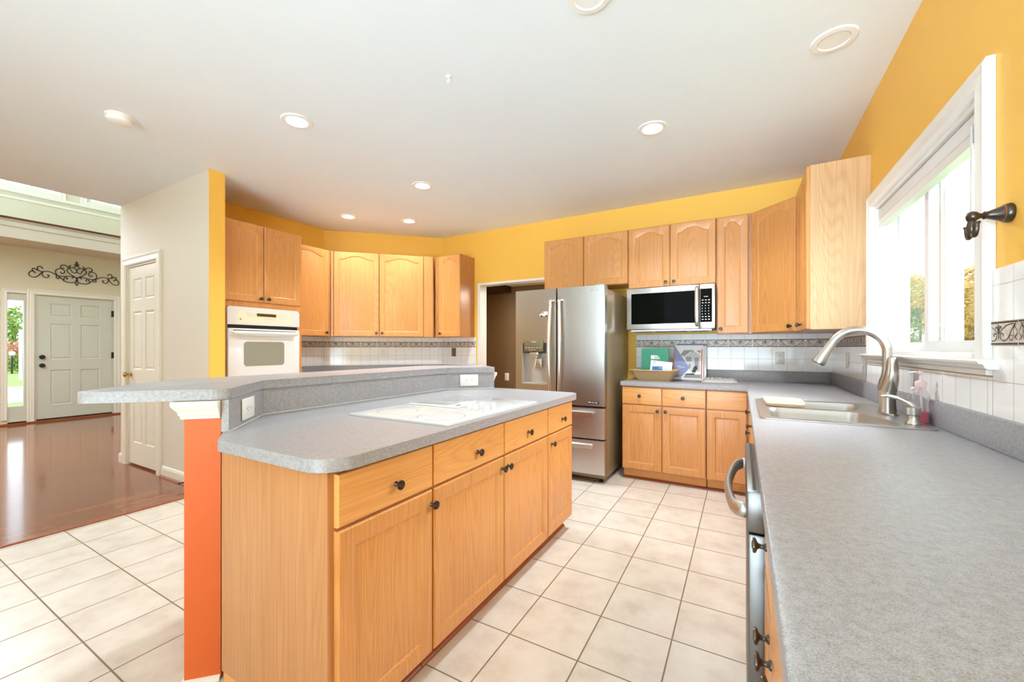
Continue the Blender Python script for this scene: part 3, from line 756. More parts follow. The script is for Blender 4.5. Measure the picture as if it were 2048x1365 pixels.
b = BM(); tube(b, spline([(0.10, -0.042, 1.37), (0.115, -0.07, 1.368), (0.16, -0.082, 1.366), (0.40, -0.086, 1.366), (0.64, -0.082, 1.366), (0.685, -0.07, 1.368), (0.70, -0.042, 1.37)], 5), 0.017, 10); ob('handle', b, 'appliance', od)
b = BM(); box(b, 0.10, 0.70, -0.0412, -0.0404, 1.387, 1.393); ob('handle_slot', b, 'slot', od)
cabinet('wall_cabinet', 'narrow single-door oak wall cabinet right beside the oven cabinet', (-4.375, 2.676, UB), PI / 2, 0.577, UT - UB, 0.324,
        [('arch', 0.004, 0.535, 0.004, UT - UB - 0.004, (0.50, 0.045))], foot=[(0, 0), (0.575, 0), (0.575, 0.13), (0.575, 0.324), (0, 0.324)])
LD = 0.880 * s2
cabinet('corner_wall_cabinet', 'wide two-door oak wall cabinet across the angled corner behind the bar', (-4.375, 3.255, UB), PI / 4, LD, UT - UB, 0.32,
        [('arch', 0.035, 0.560, 0.004, UT - UB - 0.004, (0.53, 0.045)), ('arch', 0.567, 1.108, 0.004, UT - UB - 0.004, (0.60, 0.045))],
        foot=[(0.004, 0), (LD - 0.004, 0), (LD - 0.004, 0.3), (LD - 0.03, 0.322), (0.03, 0.322), (0.004, 0.3)], fillers=[(0.004, 0.03, 0.002, UT - UB - 0.002), (1.113, LD - 0.018, 0.002, UT - UB - 0.002)])
cabinet('wall_cabinet', 'single-door oak wall cabinet next to the doorway', (-3.492, yb, UB), 0, 0.412, UT - UB, WB - yb - 0.001,
        [('arch', 0.075, 0.408, 0.004, UT - UB - 0.004, (0.105, 0.045))])
# left base run, mostly behind the bar
cabinet('base_cabinet', 'single-door oak base cabinet beside the oven cabinet', (-4.09, 2.676, 0), PI / 2, 0.46, 0.874, 0.6, [('drawer', 0.006, 0.45, 0.707, 0.862, (0.23, 0.785)), ('door', 0.006, 0.45, 0.115, 0.697, (0.05, 0.65))], 0.11)
cabinet('base_cabinet', 'angled oak base cabinet across the corner behind the bar', (-4.085, 3.145, 0), PI / 4, 0.99, 0.874, 0.40, [('drawer', 0.006, 0.49, 0.707, 0.862, (0.25, 0.785)), ('drawer', 0.498, 0.984, 0.707, 0.862, (0.74, 0.785)), ('door', 0.006, 0.49, 0.115, 0.697, (0.455, 0.65)), ('door', 0.498, 0.984, 0.115, 0.697, (0.53, 0.65))], 0.11)
cabinet('base_cabinet', 'narrow oak base cabinet next to the doorway', (-3.375, 3.86, 0), 0, 0.30, 0.874, 0.598, [('drawer', 0.006, 0.294, 0.707, 0.862, (0.15, 0.785)), ('door', 0.006, 0.294, 0.115, 0.697, (0.05, 0.65))], 0.11)
lc = thing('left_countertop', 'grey laminate countertop under the wall cabinets behind the bar', 'countertop', (-4.3, 3.6, 0.876))
b = BM(); prism(b, [(-4.699, 2.676), (-4.055, 2.676), (-4.055, 3.13), (-3.365, 3.82), (-3.05, 3.82), (-3.05, 4.455), (-3.628, 4.455), (-4.695, 3.386)], 0.876, 0.914); bmesh.ops.translate(b, vec=(4.3, -3.6, -0.876), verts=b.verts); ob('slab', b, 'counter', lc)
b = BM(); box(b, -4.69, -4.08, 2.678, 2.692, 0.9145, 0.995); bmesh.ops.translate(b, vec=(4.3, -3.6, -0.876), verts=b.verts); ob('side_splash', b, 'counter', lc)
b = BM(); prism(b, [(-4.688, 2.693), (-4.674, 2.693), (-4.674, 3.377), (-3.617, 4.434), (-3.05, 4.434), (-3.05, 4.449), (-3.626, 4.449), (-4.688, 3.385)], 0.9145, 1.0); bmesh.ops.translate(b, vec=(4.3, -3.6, -0.876), verts=b.verts); ob('back_splash', b, 'counter', lc)
# -- island
IG = 'oak base cabinets of the island'
XI = -1.027
cabinet('island_cabinet', 'island base cabinet with one drawer and one door, nearest the orange post', (XI, 0.752, 0), PI / 2, 0.437, 0.874, 0.575,
        [('drawer', 0.022, 0.432, 0.707, 0.862, (0.245, 0.772)), ('door', 0.022, 0.432, 0.09, 0.697, (0.424, 0.645))], 0.085)
cabinet('island_cabinet', 'wide island base cabinet with two drawers and two doors below the cooktop', (XI, 1.190, 0), PI / 2, 1.037, 0.874, 0.575,
        [('drawer', 0.004, 0.520, 0.707, 0.862, (0.29, 0.772)), ('drawer', 0.527, 1.033, 0.707, 0.862, (0.775, 0.772)), ('door', 0.004, 0.520, 0.09, 0.697, (0.497, 0.645)), ('door', 0.527, 1.033, 0.09, 0.697, (0.552, 0.645))], 0.085)
cabinet('island_cabinet', 'slim island base cabinet at the end nearest the refrigerator', (XI, 2.228, 0), PI / 2, 0.397, 0.874, 0.575,
        [('drawer', 0.004, 0.393, 0.707, 0.862, (0.215, 0.772)), ('door', 0.004, 0.393, 0.09, 0.697, (0.05, 0.645))], 0.085)
# -- back run and right run
yf = 3.862
cabinet('base_cabinet', 'oak base cabinet with two drawers and two doors, beside the refrigerator', (-0.982, yf, 0), 0, 0.716, 0.874, 0.595,
        [('drawer', 0.004, 0.354, 0.707, 0.862, (0.165, 0.785)), ('drawer', 0.361, 0.712, 0.707, 0.862, (0.533, 0.785)), ('door', 0.004, 0.354, 0.105, 0.697, (0.322, 0.655)), ('door', 0.361, 0.712, 0.105, 0.697, (0.39, 0.655))], 0.105)
cabinet('base_cabinet', 'oak corner base cabinet with knobless drawer and door fronts', (-0.264, yf, 0), 0, 0.325, 0.874, 0.595,
        [('drawer', 0.004, 0.3, 0.707, 0.862), ('door', 0.004, 0.3, 0.105, 0.697)], 0.105)
XR = 0.068
cabinet('base_cabinet', 'oak base cabinet between the sink and the corner, seen edge-on', (XR, 3.84, 0), -PI / 2, 0.83, 0.874, 0.59,
        [('drawer', 0.2, 0.824, 0.707, 0.862, (0.6, 0.785)), ('door', 0.2, 0.824, 0.105, 0.697, (0.62, 0.645))], 0.105)
cabinet('sink_base_cabinet', 'oak base cabinet under the sink, seen edge-on past the dishwasher', (XR, 3.008, 0), -PI / 2, 1.215, 0.874, 0.59,
        [('drawer', 0.006, 0.6, 0.707, 0.862, (0.35, 0.785)), ('drawer', 0.61, 1.209, 0.707, 0.862), ('door', 0.006, 0.6, 0.105, 0.697, (0.56, 0.645)), ('door', 0.61, 1.209, 0.105, 0.697, (0.65, 0.645))], 0.105, foot=[(0.001, 0), (1.214, 0), (1.214, 0.02), (0.001, 0.02)])
cabinet('base_cabinet', 'slim oak base cabinet right in front of the dishwasher', (XR, 1.172, 0), -PI / 2, 0.25, 0.874, 0.59,
        [('drawer', 0.004, 0.246, 0.707, 0.862, (0.11, 0.785)), ('door', 0.004, 0.246, 0.105, 0.697, (0.205, 0.64))], 0.105)
cabinet('base_cabinet', 'oak base cabinet under the near end of the sink countertop', (XR, 0.92, 0), -PI / 2, 0.60, 0.874, 0.59,
        [('drawer', 0.004, 0.596, 0.707, 0.862, (0.30, 0.785)), ('door', 0.004, 0.596, 0.105, 0.697, (0.03, 0.64))], 0.105)

# ------------------------------------------------------------------ dishwasher
dw = thing('dishwasher', 'stainless dishwasher with a bowed handle under the sink countertop', 'dishwasher', (XR, 1.785, 0), -PI / 2)
b = BM(); box(b, 0.004, 0.604, 0.002, 0.55, 0.10, 0.865); ob('body', b, 'black', dw, False)
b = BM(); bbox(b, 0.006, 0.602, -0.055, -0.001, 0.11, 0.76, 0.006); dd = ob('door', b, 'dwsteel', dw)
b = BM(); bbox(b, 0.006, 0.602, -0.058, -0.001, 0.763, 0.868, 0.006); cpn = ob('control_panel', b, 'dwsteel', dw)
for y in (-0.044, -0.022):
    b = BM(); box(b, 0.02, 0.588, y, y + 0.008, 0.8676, 0.8686); ob('groove', b, 'slot', cpn)
b = BM(); tube(b, spline([(0.055, -0.058, 0.80), (0.06, -0.072, 0.80), (0.12, -0.092, 0.795), (0.30, -0.106, 0.79), (0.49, -0.092, 0.795), (0.545, -0.072, 0.80), (0.55, -0.058, 0.80)], 10), 0.011, 18, up=(0, 0, 1), sx=1.8); ob('handle', b, 'satin', dw)
b = BM(); box(b, 0.01, 0.598, 0.05, 0.5, 0.0, 0.0995); ob('toe_kick', b, 'black', dw, False)

# ------------------------------------------------------------------ countertops
def slab_cells(bm, xs, ys, skip, z0, z1):
    g = {}
    def V(i, j):
        if (i, j) not in g: g[i, j] = bm.verts.new((xs[i], ys[j], z1))
        return g[i, j]
    fs = []
    for i in range(len(xs) - 1):
        for j in range(len(ys) - 1):
            if skip((xs[i] + xs[i + 1]) / 2, (ys[j] + ys[j + 1]) / 2): continue
            fs.append(bm.faces.new((V(i, j), V(i + 1, j), V(i + 1, j + 1), V(i, j + 1))))
    r = bmesh.ops.extrude_face_region(bm, geom=fs)
    bmesh.ops.translate(bm, vec=(0, 0, z0 - z1), verts=[v for v in r['geom'] if isinstance(v, bmesh.types.BMVert)])
rc = thing('sink_countertop', 'L-shaped grey laminate countertop running under the window and along the back wall', 'countertop', (0.36, 3.0, 0.876))
SINK = (0.072, 0.645, 2.107, 2.90)
def shift(b, o): bmesh.ops.translate(b, vec=-Vector(o), verts=b.verts); return b
RC = (0.36, 3.0, 0.876)
b = BM(); slab_cells(b, [-0.992, 0.038, 0.092, 0.625, 0.689], [-0.45, 2.127, 2.88, 3.83, 4.459],
                     lambda x, y: (x < 0.038 and y < 3.83) or (0.092 < x < 0.625 and 2.127 < y < 2.88), 0.876, 0.914)
e = [e for e in b.edges if len(e.link_faces) == 2 and e.calc_face_angle(0) > 1 and all(v.co.z > 0.9 for v in e.verts)]
bmesh.ops.bevel(b, geom=e, offset=0.003, segments=2, profile=0.5, affect='EDGES')
ob('slab', shift(b, RC), 'counter', rc, True, None, 60)
b = BM(); bbox(b, -0.985, 0.668, WB - 0.02, WB - 0.0008, 0.9145, 1.014, 0.002); ob('back_splash', shift(b, RC), 'counter', rc)
b = BM(); bbox(b, 0.670, 0.6892, 1.642, WB - 0.0008, 0.9145, 1.014, 0.002); ob('back_splash', shift(b, RC), 'counter', rc)
b = BM(); bbox(b, 0.672, 0.6892, -0.45, 1.638, 0.9145, 1.012, 0.002); ob('back_splash', shift(b, RC), 'counter', rc)

# ------------------------------------------------------------------ island worktop, knee wall and raised bar
ICP = round_poly([(-0.98, 0.715, 0.10), (-0.98, 2.70, 0.09), (-1.55, 2.725, 0.05), (-1.69, 2.73), (-1.973, 2.446), (-1.973, 1.081), (-1.69, 0.798), (-1.55, 0.715, 0.05)], 10)
ic = thing('island_countertop', 'grey laminate island worktop with the cooktop, below the raised bar', 'countertop', (-1.4, 1.7, 0.876))
IC = (-1.4, 1.7, 0.876)
b = BM(); prism(b, ICP, 0.876, 0.914)
e = [e for e in b.edges if all(v.co.z > 0.9 for v in e.verts)]
bmesh.ops.bevel(b, geom=e, offset=0.002, segments=2, profile=0.5, affect='EDGES')
ob('slab', shift(b, IC), 'counter', ic, True, None, 40)
def strip(p, q, t, z0, z1):
    d = (Vector(q) - Vector(p)).normalized(); n = Vector((d.y, -d.x)) * t
    b = BM(); prism(b, [p, q, (q[0] + n.x, q[1] + n.y), (p[0] + n.x, p[1] + n.y)], z0, z1); return b
# walking from the near end so that the kitchen side is to the right
SP = [(-1.6815, 0.7885), (-1.974, 1.081), (-1.974, 2.445), (-1.70, 2.719)]
b = BM(); pts = [(-1.6815, 0.7885), (-1.974, 1.081), (-1.95, 1.0905), (-1.664, 0.8055)]; prism(b, pts, 0.9145, 1.034); s1 = ob('back_splash', shift(b, IC), 'counter', ic)
b = BM(); prism(b, [(-1.974, 1.0815), (-1.974, 2.445), (-1.95, 2.4345), (-1.95, 1.091)], 0.9145, 1.034); ob('back_splash', shift(b, IC), 'counter', ic)
b = BM(); prism(b, [(-1.974, 2.4455), (-1.70, 2.719), (-1.682, 2.7025), (-1.95, 2.435)], 0.9145, 1.034); ob('back_splash', shift(b, IC), 'counter', ic)
b = BM(); tube(b, [(-1.662, 0.8055, 0.9155), (-1.9485, 1.0905, 0.9155), (-1.9485, 2.434, 0.9155), (-1.682, 2.701, 0.9155)], 0.0016, 6); tag(ob('caulk_line', shift(b, IC), 'white', ic), 'white caulk line')
b = BM()
prism(b, [(-1.6825, 0.7875), (-1.764, 0.706), (-2.09, 1.032), (-2.09, 2.493), (-1.7815, 2.8015), (-1.70, 2.72), (-1.975, 2.445), (-1.975, 1.08)][::-1], 0, 1.0345)
kw = struct('wall_island', b, 'orange')
b = BM(); CR = [(-0.002, 0.968), (0.008, 0.968), (0.009, 0.978), (0.014, 0.984), (0.014, 0.992), (0.019, 1.0), (0.027, 1.012), (0.030, 1.018), (0.030, 1.033), (-0.002, 1.033)]
PATH = [(-1.6830, 0.7870), (-1.764, 0.706), (-2.09, 1.032), (-2.09, 2.493), (-1.7815, 2.8015), (-1.7005, 2.7205)]
sweep(b, PATH, [(-o, z) for o, z in CR]); struct('trim_6', b, 'trimcream')
b = BM(); sweep(b, PATH, [(0.001, 0.0005), (-0.012, 0.0005), (-0.010, 0.014), (0.001, 0.018)]); struct('baseboard_island', b, 'white')
BARZ0, BARZ1 = 1.035, 1.075
bar = round_poly([(-1.655, 0.800, 0.05), (-1.94, 1.085), (-1.94, 2.43), (-1.672, 2.698, 0.015), (-1.985, 3.015, 0.02), (-2.36, 2.64, 0.08), (-2.36, 0.87, 0.12), (-1.985, 0.478, 0.025)], 8)
bt = thing('bar_top', 'raised grey laminate breakfast bar on the orange knee wall', 'countertop', (-2.0, 1.75, BARZ0))
b = BM(); prism(b, bar, BARZ0, BARZ1)
e = [e for e in b.edges if all(v.co.z > 1.06 for v in e.verts)]
bmesh.ops.bevel(b, geom=e, offset=0.002, segments=2, profile=0.5, affect='EDGES')
ob('slab', shift(b, (-2.0, 1.75, BARZ0)), 'counter', bt, True, None, 40)

# ------------------------------------------------------------------ cooktop
ck = thing('cooktop', 'white ceramic cooktop with centre vent set in the island', 'cooktop', (-1.30, 1.69, 0.9145))
b = BM(); prism(b, round_poly([(-0.295, -0.41, 0.012), (0.285, -0.41, 0.012), (0.285, 0.405, 0.012), (-0.295, 0.405, 0.012)], 4), 0.0, 0.008)
e = [e for e in b.edges if all(v.co.z > 0.005 for v in e.verts)]; bmesh.ops.bevel(b, geom=e, offset=0.003, segments=2, profile=0.5, affect='EDGES')
ob('glass_top', b, 'cookglass', ck)
for cx, cy, r in ((-0.145, -0.245, 0.095), (0.135, -0.262, 0.105), (-0.145, 0.235, 0.085), (0.12, 0.22, 0.105)):
    b = BM(); n = 48; A = []
    for k in range(n):
        a = 2 * PI * k / n; A.append([b.verts.new((cx + q * math.cos(a), cy + q * math.sin(a), 0.0083)) for q in (r - 0.0015, r + 0.0015)])
    for k in range(n):
        if (k % 24) in (20, 21, 22, 23): continue
        b.faces.new((A[k][0], A[k][1], A[(k + 1) % n][1], A[(k + 1) % n][0]))
    tag(ob('burner_ring', b, 'ring', ck), 'thin grey burner outline')
b = BM(); bbox(b, -0.26, 0.065, -0.052, 0.052, 0.0081, 0.016, 0.003)
gr = ob('vent_grille', b, 'appliance', ck)
b = BM()
for k in range(16): box(b, -0.215 + k * 0.0125, -0.2085 + k * 0.0125, -0.032, 0.032, 0.0161, 0.0166)
ob('slots', b, 'ring', gr)
b = BM(); lathe(b, [(0.015, 0), (0.015, 0.0007), (0, 0.0007)], 20, Matrix.Translation((0.03, 0, 0.0162)) @ Matrix.Diagonal((0.7, 1.1, 1, 1))); ob('finger_hole', b, 'slot', gr)
for x, y in ((0.105, 0.0), (0.165, -0.04), (0.155, 0.03), (0.225, -0.035), (0.222, 0.03)):
    b = BM(); lathe(b, [(0.021, 0.0082), (0.021, 0.012), (0.018, 0.014), (0.016, 0.03), (0.013, 0.034), (0, 0.035)], 20, Matrix.Translation((x, y, 0))); bbox(b, x - 0.004, x + 0.004, y - 0.017, y + 0.017, 0.0335, 0.04, 0.002)
    ob('knob', b, 'appliance', ck)

# ------------------------------------------------------------------ outlets and switches
def outlet(label, loc, rz, horizontal=False, kind='outlet', mat='plate', size=1.0):
    r = thing('wall_outlet' if kind == 'outlet' else 'wall_switch', label, 'outlet' if kind == 'outlet' else 'switch', loc, rz)
    R = Matrix.Rotation(PI / 2, 4, 'Y') if horizontal else Matrix.Identity(4)
    k = size
    b = BM(); bbox(b, -0.036 * k, 0.036 * k, -0.0055, -0.0006, -0.058 * k, 0.058 * k, 0.002); bmesh.ops.transform(b, matrix=R, verts=b.verts); ob('plate', b, mat, r)
    if kind == 'outlet':
        for zc in (-0.0195, 0.0195):
            b = BM(); prism(b, round_poly([(-0.0165, -0.014, 0.008), (0.0165, -0.014, 0.008), (0.0165, 0.014, 0.008), (-0.0165, 0.014, 0.008)], 4), 0, 0.0015)
            bmesh.ops.transform(b, matrix=R @ Matrix.Translation((0, -0.0055, zc)) @ Matrix.Rotation(PI / 2, 4, 'X'), verts=b.verts); rc_ = ob('receptacle', b, mat, r)
            b = BM(); box(b, -0.007, -0.005, -0.0078, -0.0071, zc, zc + 0.008); box(b, 0.005, 0.007, -0.0078, -0.0071, zc, zc + 0.007); box(b, -0.002, 0.002, -0.0078, -0.0071, zc - 0.009, zc - 0.005)
            bmesh.ops.transform(b, matrix=R, verts=b.verts); ob('slots', b, 'slot', rc_)
    elif kind == 'switch':
        b = BM(); bbox(b, -0.005, 0.005, -0.015, -0.0056, -0.004, 0.012, 0.002); ob('toggle', b, mat, r)
    elif kind == 'rocker':
        b = BM(); bbox(b, -0.017, 0.017, -0.009, -0.0056, -0.033, 0.033, 0.0015); ob('rocker', b, mat, r)
    elif kind == 'jack':
        b = BM(); lathe(b, [(0.006, 0), (0.005, 0.008), (0, 0.008)], 10, Matrix.Translation((0, -0.0056, 0)) @ Matrix.Rotation(PI / 2, 4, 'X')); ob('jack', b, 'brass', r)
    return r
outlet('white outlet on the back wall tile between the papers and the faucet', (0.302, WB - 0.0085, 1.134), 0)
outlet('white outlet on the angled tile wall behind the bar', (-4.17, 3.92 - 0.012, 1.165), PI / 4)
outlet('white switch on the tile next to the brass plate', (-3.50, WB - 0.0085, 1.168), 0, kind='rocker')
outlet('antique brass cable plate on the tile next to the doorway', (-3.415, WB - 0.0085, 1.168), 0, kind='jack', mat='bronzeplate')
outlet('white switch on the side wall tile seen through the faucet arch', (WR - 0.0085, 3.86, 1.135), -PI / 2, kind='rocker')
outlet('white toggle switch on the tile just behind the faucet neck', (WR - 0.0085, 3.37, 1.115), -PI / 2, kind='switch')
outlet('white outlet in the angled splash next to the orange post', (-1.80 + 0.0005, 0.942 + 0.0005, 0.976), 3 * PI / 4, True, size=1.2)
outlet('sideways white outlet in the far angled splash of the island', (-1.822 + 0.001, 2.563 - 0.001, 0.979), PI / 4, True, size=1.2)
outlet('white outlet low on the brown wall through the doorway', (-3.16, 5.4495, 0.78), 0)

# ------------------------------------------------------------------ refrigerator
fx0, fx1, fy = -1.965, -1.062, 3.565
fr = thing('refrigerator', 'tall stainless french-door refrigerator with two bottom drawers', 'refrigerator', (fx0, fy, 0))
FW = fx1 - fx0; mid = 0.445
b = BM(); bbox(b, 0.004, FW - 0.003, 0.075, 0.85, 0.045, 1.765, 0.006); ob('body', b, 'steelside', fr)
def fdoor(x0, x1, z0, z1, bulge=0.014, cut=None):
    b = BM(); n = 10
    P = []
    for i in range(n + 1):
        u = i / n; P.append((x0 + (x1 - x0) * u, -bulge * (1 - ((x0 + (x1 - x0) * u) / FW * 2 - 1) ** 2)))
    P = [(x0, 0.07)] + [(x0, P[0][1] + 0.006)] + [(x0 + 0.006, P[0][1])] + P[1:-1] + [(x1 - 0.006, P[-1][1]), (x1, P[-1][1] + 0.006), (x1, 0.07)]
    prism(b, P, z0, z1); return b
def bow(x): return -0.014 * (1 - (x / FW * 2 - 1) ** 2)
# left door is built around the dispenser recess
b = BM()
dx0, dx1, dz0, dz1 = 0.075, 0.345, 0.875, 1.275
for (x0, x1, z0, z1) in ((0.0, dx0, 0.70, 1.788), (dx0, dx1, dz1, 1.788), (dx0, dx1, 0.70, dz0), (dx1, mid - 0.004, 0.70, 1.788)):
    n = 5; F = [(x0 + (x1 - x0) * i / n, bow(x0 + (x1 - x0) * i / n)) for i in range(n + 1)]
    prism(b, F + [(x1, 0.07), (x0, 0.07)], z0, z1)
ld = ob('door', b, 'steelv', fr, True, None, 25)
b = BM(); box(b, dx0, dx1, 0.055, 0.0695, dz0, dz1); box(b, dx0, dx0 + 0.004, -0.006, 0.055, dz0, dz1); box(b, dx1 - 0.004, dx1, -0.012, 0.055, dz0, dz1); box(b, dx0 + 0.004, dx1 - 0.004, -0.006, 0.055, dz0, dz0 + 0.012); dp = ob('dispenser', b, 'recess', ld, False)
b = BM(); box(b, dx0 + 0.004, dx1 - 0.004, 0.0, 0.054, dz1 - 0.10, dz1 - 0.0005); ob('housing', b, 'slot', dp, False)
b = BM(); bbox(b, dx0 + 0.03, dx1 - 0.035, -0.024, -0.001, dz1 - 0.085, dz1 + 0.03, 0.004); ob('control_panel', b, 'bronzeplate', dp)
b = BM()
for k in range(6): box(b, dx0 + 0.05 + k * 0.028, dx0 + 0.064 + k * 0.028, -0.0247, -0.0241, dz1 - 0.05, dz1 - 0.044)
for k in range(3): box(b, dx0 + 0.085 + k * 0.03, dx0 + 0.10 + k * 0.03, -0.0247, -0.0241, dz1 - 0.07, dz1 - 0.065)
box(b, dx0 + 0.11, dx0 + 0.16, -0.0247, -0.0241, dz1 + 0.006, dz1 + 0.012)
ob('icons', b, 'lightgrey', dp)
b = BM(); bbox(b, dx0 + 0.085, dx1 - 0.095, -0.01, 0.03, dz1 - 0.125, dz1 - 0.088, 0.006); bbox(b, dx0 + 0.105, dx1 - 0.11, 0.0, 0.03, dz1 - 0.15, dz1 - 0.125, 0.004); ob('chute', b, 'nickel', dp)
b = BM(); tube(b, [(dx0 + 0.135, 0.02, dz1 - 0.15), (dx0 + 0.135, 0.005, dz1 - 0.24), (dx0 + 0.20, 0.005, dz1 - 0.24), (dx0 + 0.20, 0.02, dz1 - 0.15)], 0.005, 8); bbox(b, dx0 + 0.14, dx0 + 0.195, 0.006, 0.012, dz1 - 0.235, dz1 - 0.155, 0.002); ob('paddle', b, 'nickel', dp)
rd = ob('door', fdoor(mid + 0.004, FW, 0.70, 1.788), 'steelv', fr, True, None, 25)
def vhandle(door, x, lean):
    b = BM(); y0 = bow(x)
    tube(b, spline([(x, y0 - 0.001, 1.675), (x, y0 - 0.03, 1.672), (x + lean * 0.003, y0 - 0.05, 1.62), (x + lean * 0.012, y0 - 0.066, 1.27), (x + lean * 0.003, y0 - 0.05, 0.79), (x, y0 - 0.03, 0.735), (x, y0 - 0.001, 0.732)], 6), 0.0155, 10, up=(1, 0, 0), sx=1.1)
    ob('handle', b, 'chrome', door)
vhandle(ld, mid - 0.042, -1); vhandle(rd, mid + 0.044, 1)
for z0, z1, nm in ((0.405, 0.682, 'drawer'), (0.085, 0.392, 'drawer')):
    o = ob(nm, fdoor(0.0, FW, z0, z1), 'steel', fr, True, None, 25)
    zz = z1 - 0.048
    b = BM(); P = [(0.10 + (FW - 0.2) * i / 12) for i in range(13)]
    V = [[b.verts.new((x, bow(x) - q, z)) for q, z in ((0.001, zz + 0.02), (0.03, zz + 0.022), (0.042, zz + 0.012), (0.040, zz - 0.022), (0.034, zz - 0.024), (0.03, zz + 0.004), (0.001, zz + 0.002))] for x in P]
    for A, B in zip(V, V[1:]):
        for k in range(7): b.faces.new((A[k], A[(k + 1) % 7], B[(k + 1) % 7], B[k]))
    b.faces.new(V[0]); b.faces.new(V[-1]); ob('handle', b, 'chrome', o)
b = BM(); box(b, 0.01, FW - 0.01, 0.01, 0.075, 0.685, 0.698); box(b, 0.01, FW - 0.01, 0.02, 0.075, 0.394, 0.403); box(b, 0.01, FW - 0.012, 0.0708, 0.0748, 0.086, 1.75); ob('gasket', b, 'black', fr, False)
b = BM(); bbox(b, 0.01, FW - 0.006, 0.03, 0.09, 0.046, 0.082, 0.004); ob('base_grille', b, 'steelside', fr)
for x in (0.06, FW - 0.06):
    for y in (0.09, 0.8):
        b = BM(); lathe(b, [(0.022, 0.0005), (0.024, 0.012), (0.014, 0.016), (0.012, 0.05)], 14, Matrix.Translation((x, y, 0))); ob('foot', b, 'black', fr)
b = BM(); bbox(b, FW - 0.10, FW - 0.02, 0.03, 0.16, 1.789, 1.806, 0.004); box(b, FW - 0.06, FW - 0.02, 0.09, 0.16, 1.764, 1.79); ob('hinge_cover', b, 'grey', fr)
def text(body, size, mat, parent, mtx, ext=0.0004, align='CENTER', name='lettering'):
    c = bpy.data.curves.new(name, 'FONT'); c.body = body; c.size = size; c.extrude = ext; c.align_x = align; c.align_y = 'CENTER'
    o = bpy.data.objects.new(name, c); col.objects.link(o); c.materials.append(M[mat]); 
    me = bpy.data.meshes.new_from_object(o); bpy.data.objects.remove(o); bpy.data.curves.remove(c)
    o = bpy.data.objects.new(name, me); col.objects.link(o); o.parent = parent; o.matrix_local = mtx; return o
RX = Matrix.Rotation(PI / 2, 4, 'X')
xl = FW - 0.105
text('LG', 0.03, 'chrome', rd, Matrix.Translation((xl + 0.026, bow(xl) - 0.0016, 1.745)) @ RX)
b = BM(); lathe(b, [(0.014, 0), (0.014, 0.0012), (0, 0.0012)], 20, Matrix.Translation((xl - 0.012, bow(xl) - 0.0002, 1.745)) @ RX); ob('emblem', b, 'chrome', rd)
b = BM(); bbox(b, FW - 0.155, FW - 0.05, bow(FW - 0.1) - 0.005, bow(FW - 0.1) + 0.002, 0.722, 0.745, 0.004); bg = ob('badge', b, 'black', rd)
b = BM()
for k, w in enumerate((0.018, 0.008, 0.010, 0.008, 0.009, 0.011)): box(b, FW - 0.148 + k * 0.015, FW - 0.148 + k * 0.015 + w * 0.9, bow(FW - 0.1) - 0.0056, bow(FW - 0.1) - 0.0051, 0.729, 0.739)
ob('badge_print', b, 'lightgrey', bg)
# van-shaped magnet
mg = thing('fridge_magnet', 'white car-shaped magnet on the refrigerator door', 'magnet', (fx0 + 0.315, fy + bow(0.315) - 0.0018, 1.55))
b = BM(); prism(b, round_poly([(-0.045, -0.017, 0.006), (0.045, -0.017, 0.006), (0.045, 0.012, 0.012), (0.028, 0.024, 0.006), (-0.008, 0.022, 0.008), (-0.022, 0.004, 0.008), (-0.046, -0.001, 0.006)], 4), 0, 0.002); bmesh.ops.transform(b, matrix=RX, verts=b.verts); ob('body', b, 'paper', mg)
b = BM(); prism(b, [(-0.016, 0.006), (-0.002, 0.006), (0.0, 0.018), (-0.006, 0.018)], 0.0022, 0.0028); bmesh.ops.transform(b, matrix=RX, verts=b.verts); ob('window', b, 'slot', mg)
for x in (-0.026, 0.028):
    b = BM(); lathe(b, [(0.009, 0.0022), (0.009, 0.004), (0, 0.004)], 16, RX @ Matrix.Translation((x, -0.017, 0))); ob('wheel', b, 'slot', mg)

# ------------------------------------------------------------------ microwave
mw = thing('microwave', 'stainless over-the-range microwave with a black window under the wall cabinet', 'microwave', (-0.990, 4.075, 1.40))
MW, MH = 0.782, 0.408
b = BM(); box(b, 0.004, MW - 0.004, 0.022, 0.382, 0.0, MH); ob('body', b, 'black', mw, False)
b = BM(); bbox(b, 0.0, 0.652, -0.012, 0.021, 0.002, MH - 0.004, 0.005); md = ob('door', b, 'steel', mw)
b = BM(); box(b, 0.045, 0.615, -0.0135, -0.0122, 0.055, 0.352); ob('window', b, 'blackglass', md)
b = BM(); bbox(b, 0.656, MW, -0.012, 0.021, 0.002, MH - 0.004, 0.005); mp_ = ob('control_panel', b, 'steel', mw)
b = BM(); box(b, 0.662, 0.757, -0.0135, -0.0122, 0.06, 0.362); ob('key_pad', b, 'blackglass', mp_)
b = BM()
for k in range(8):
    for i in range(3):
        z = 0.08 + k * 0.025; x = 0.674 + i * 0.026; w = 0.014 if k in (0, 1, 6, 7) else 0.007
        box(b, x, x + w, -0.0142, -0.0137, z, z + 0.008)
box(b, 0.69, 0.725, -0.0142, -0.0137, 0.288, 0.293)
ob('keys', b, 'lightgrey', mp_)
b = BM(); tube(b, spline([(0.637, -0.013, 0.375), (0.637, -0.035, 0.37), (0.635, -0.048, 0.33), (0.634, -0.052, 0.205), (0.635, -0.048, 0.08), (0.637, -0.035, 0.04), (0.637, -0.013, 0.035)], 5), 0.016, 10, up=(1, 0, 0), sx=1.15); ob('handle', b, 'chrome', md)
b = BM(); box(b, 0.03, 0.75, 0.04, 0.37, -0.012, -0.0005); un = ob('underside', b, 'steel', mw, False)
b = BM(); box(b, 0.25, 0.53, 0.08, 0.2, -0.020, -0.0125); ob('vent', b, 'black', un)
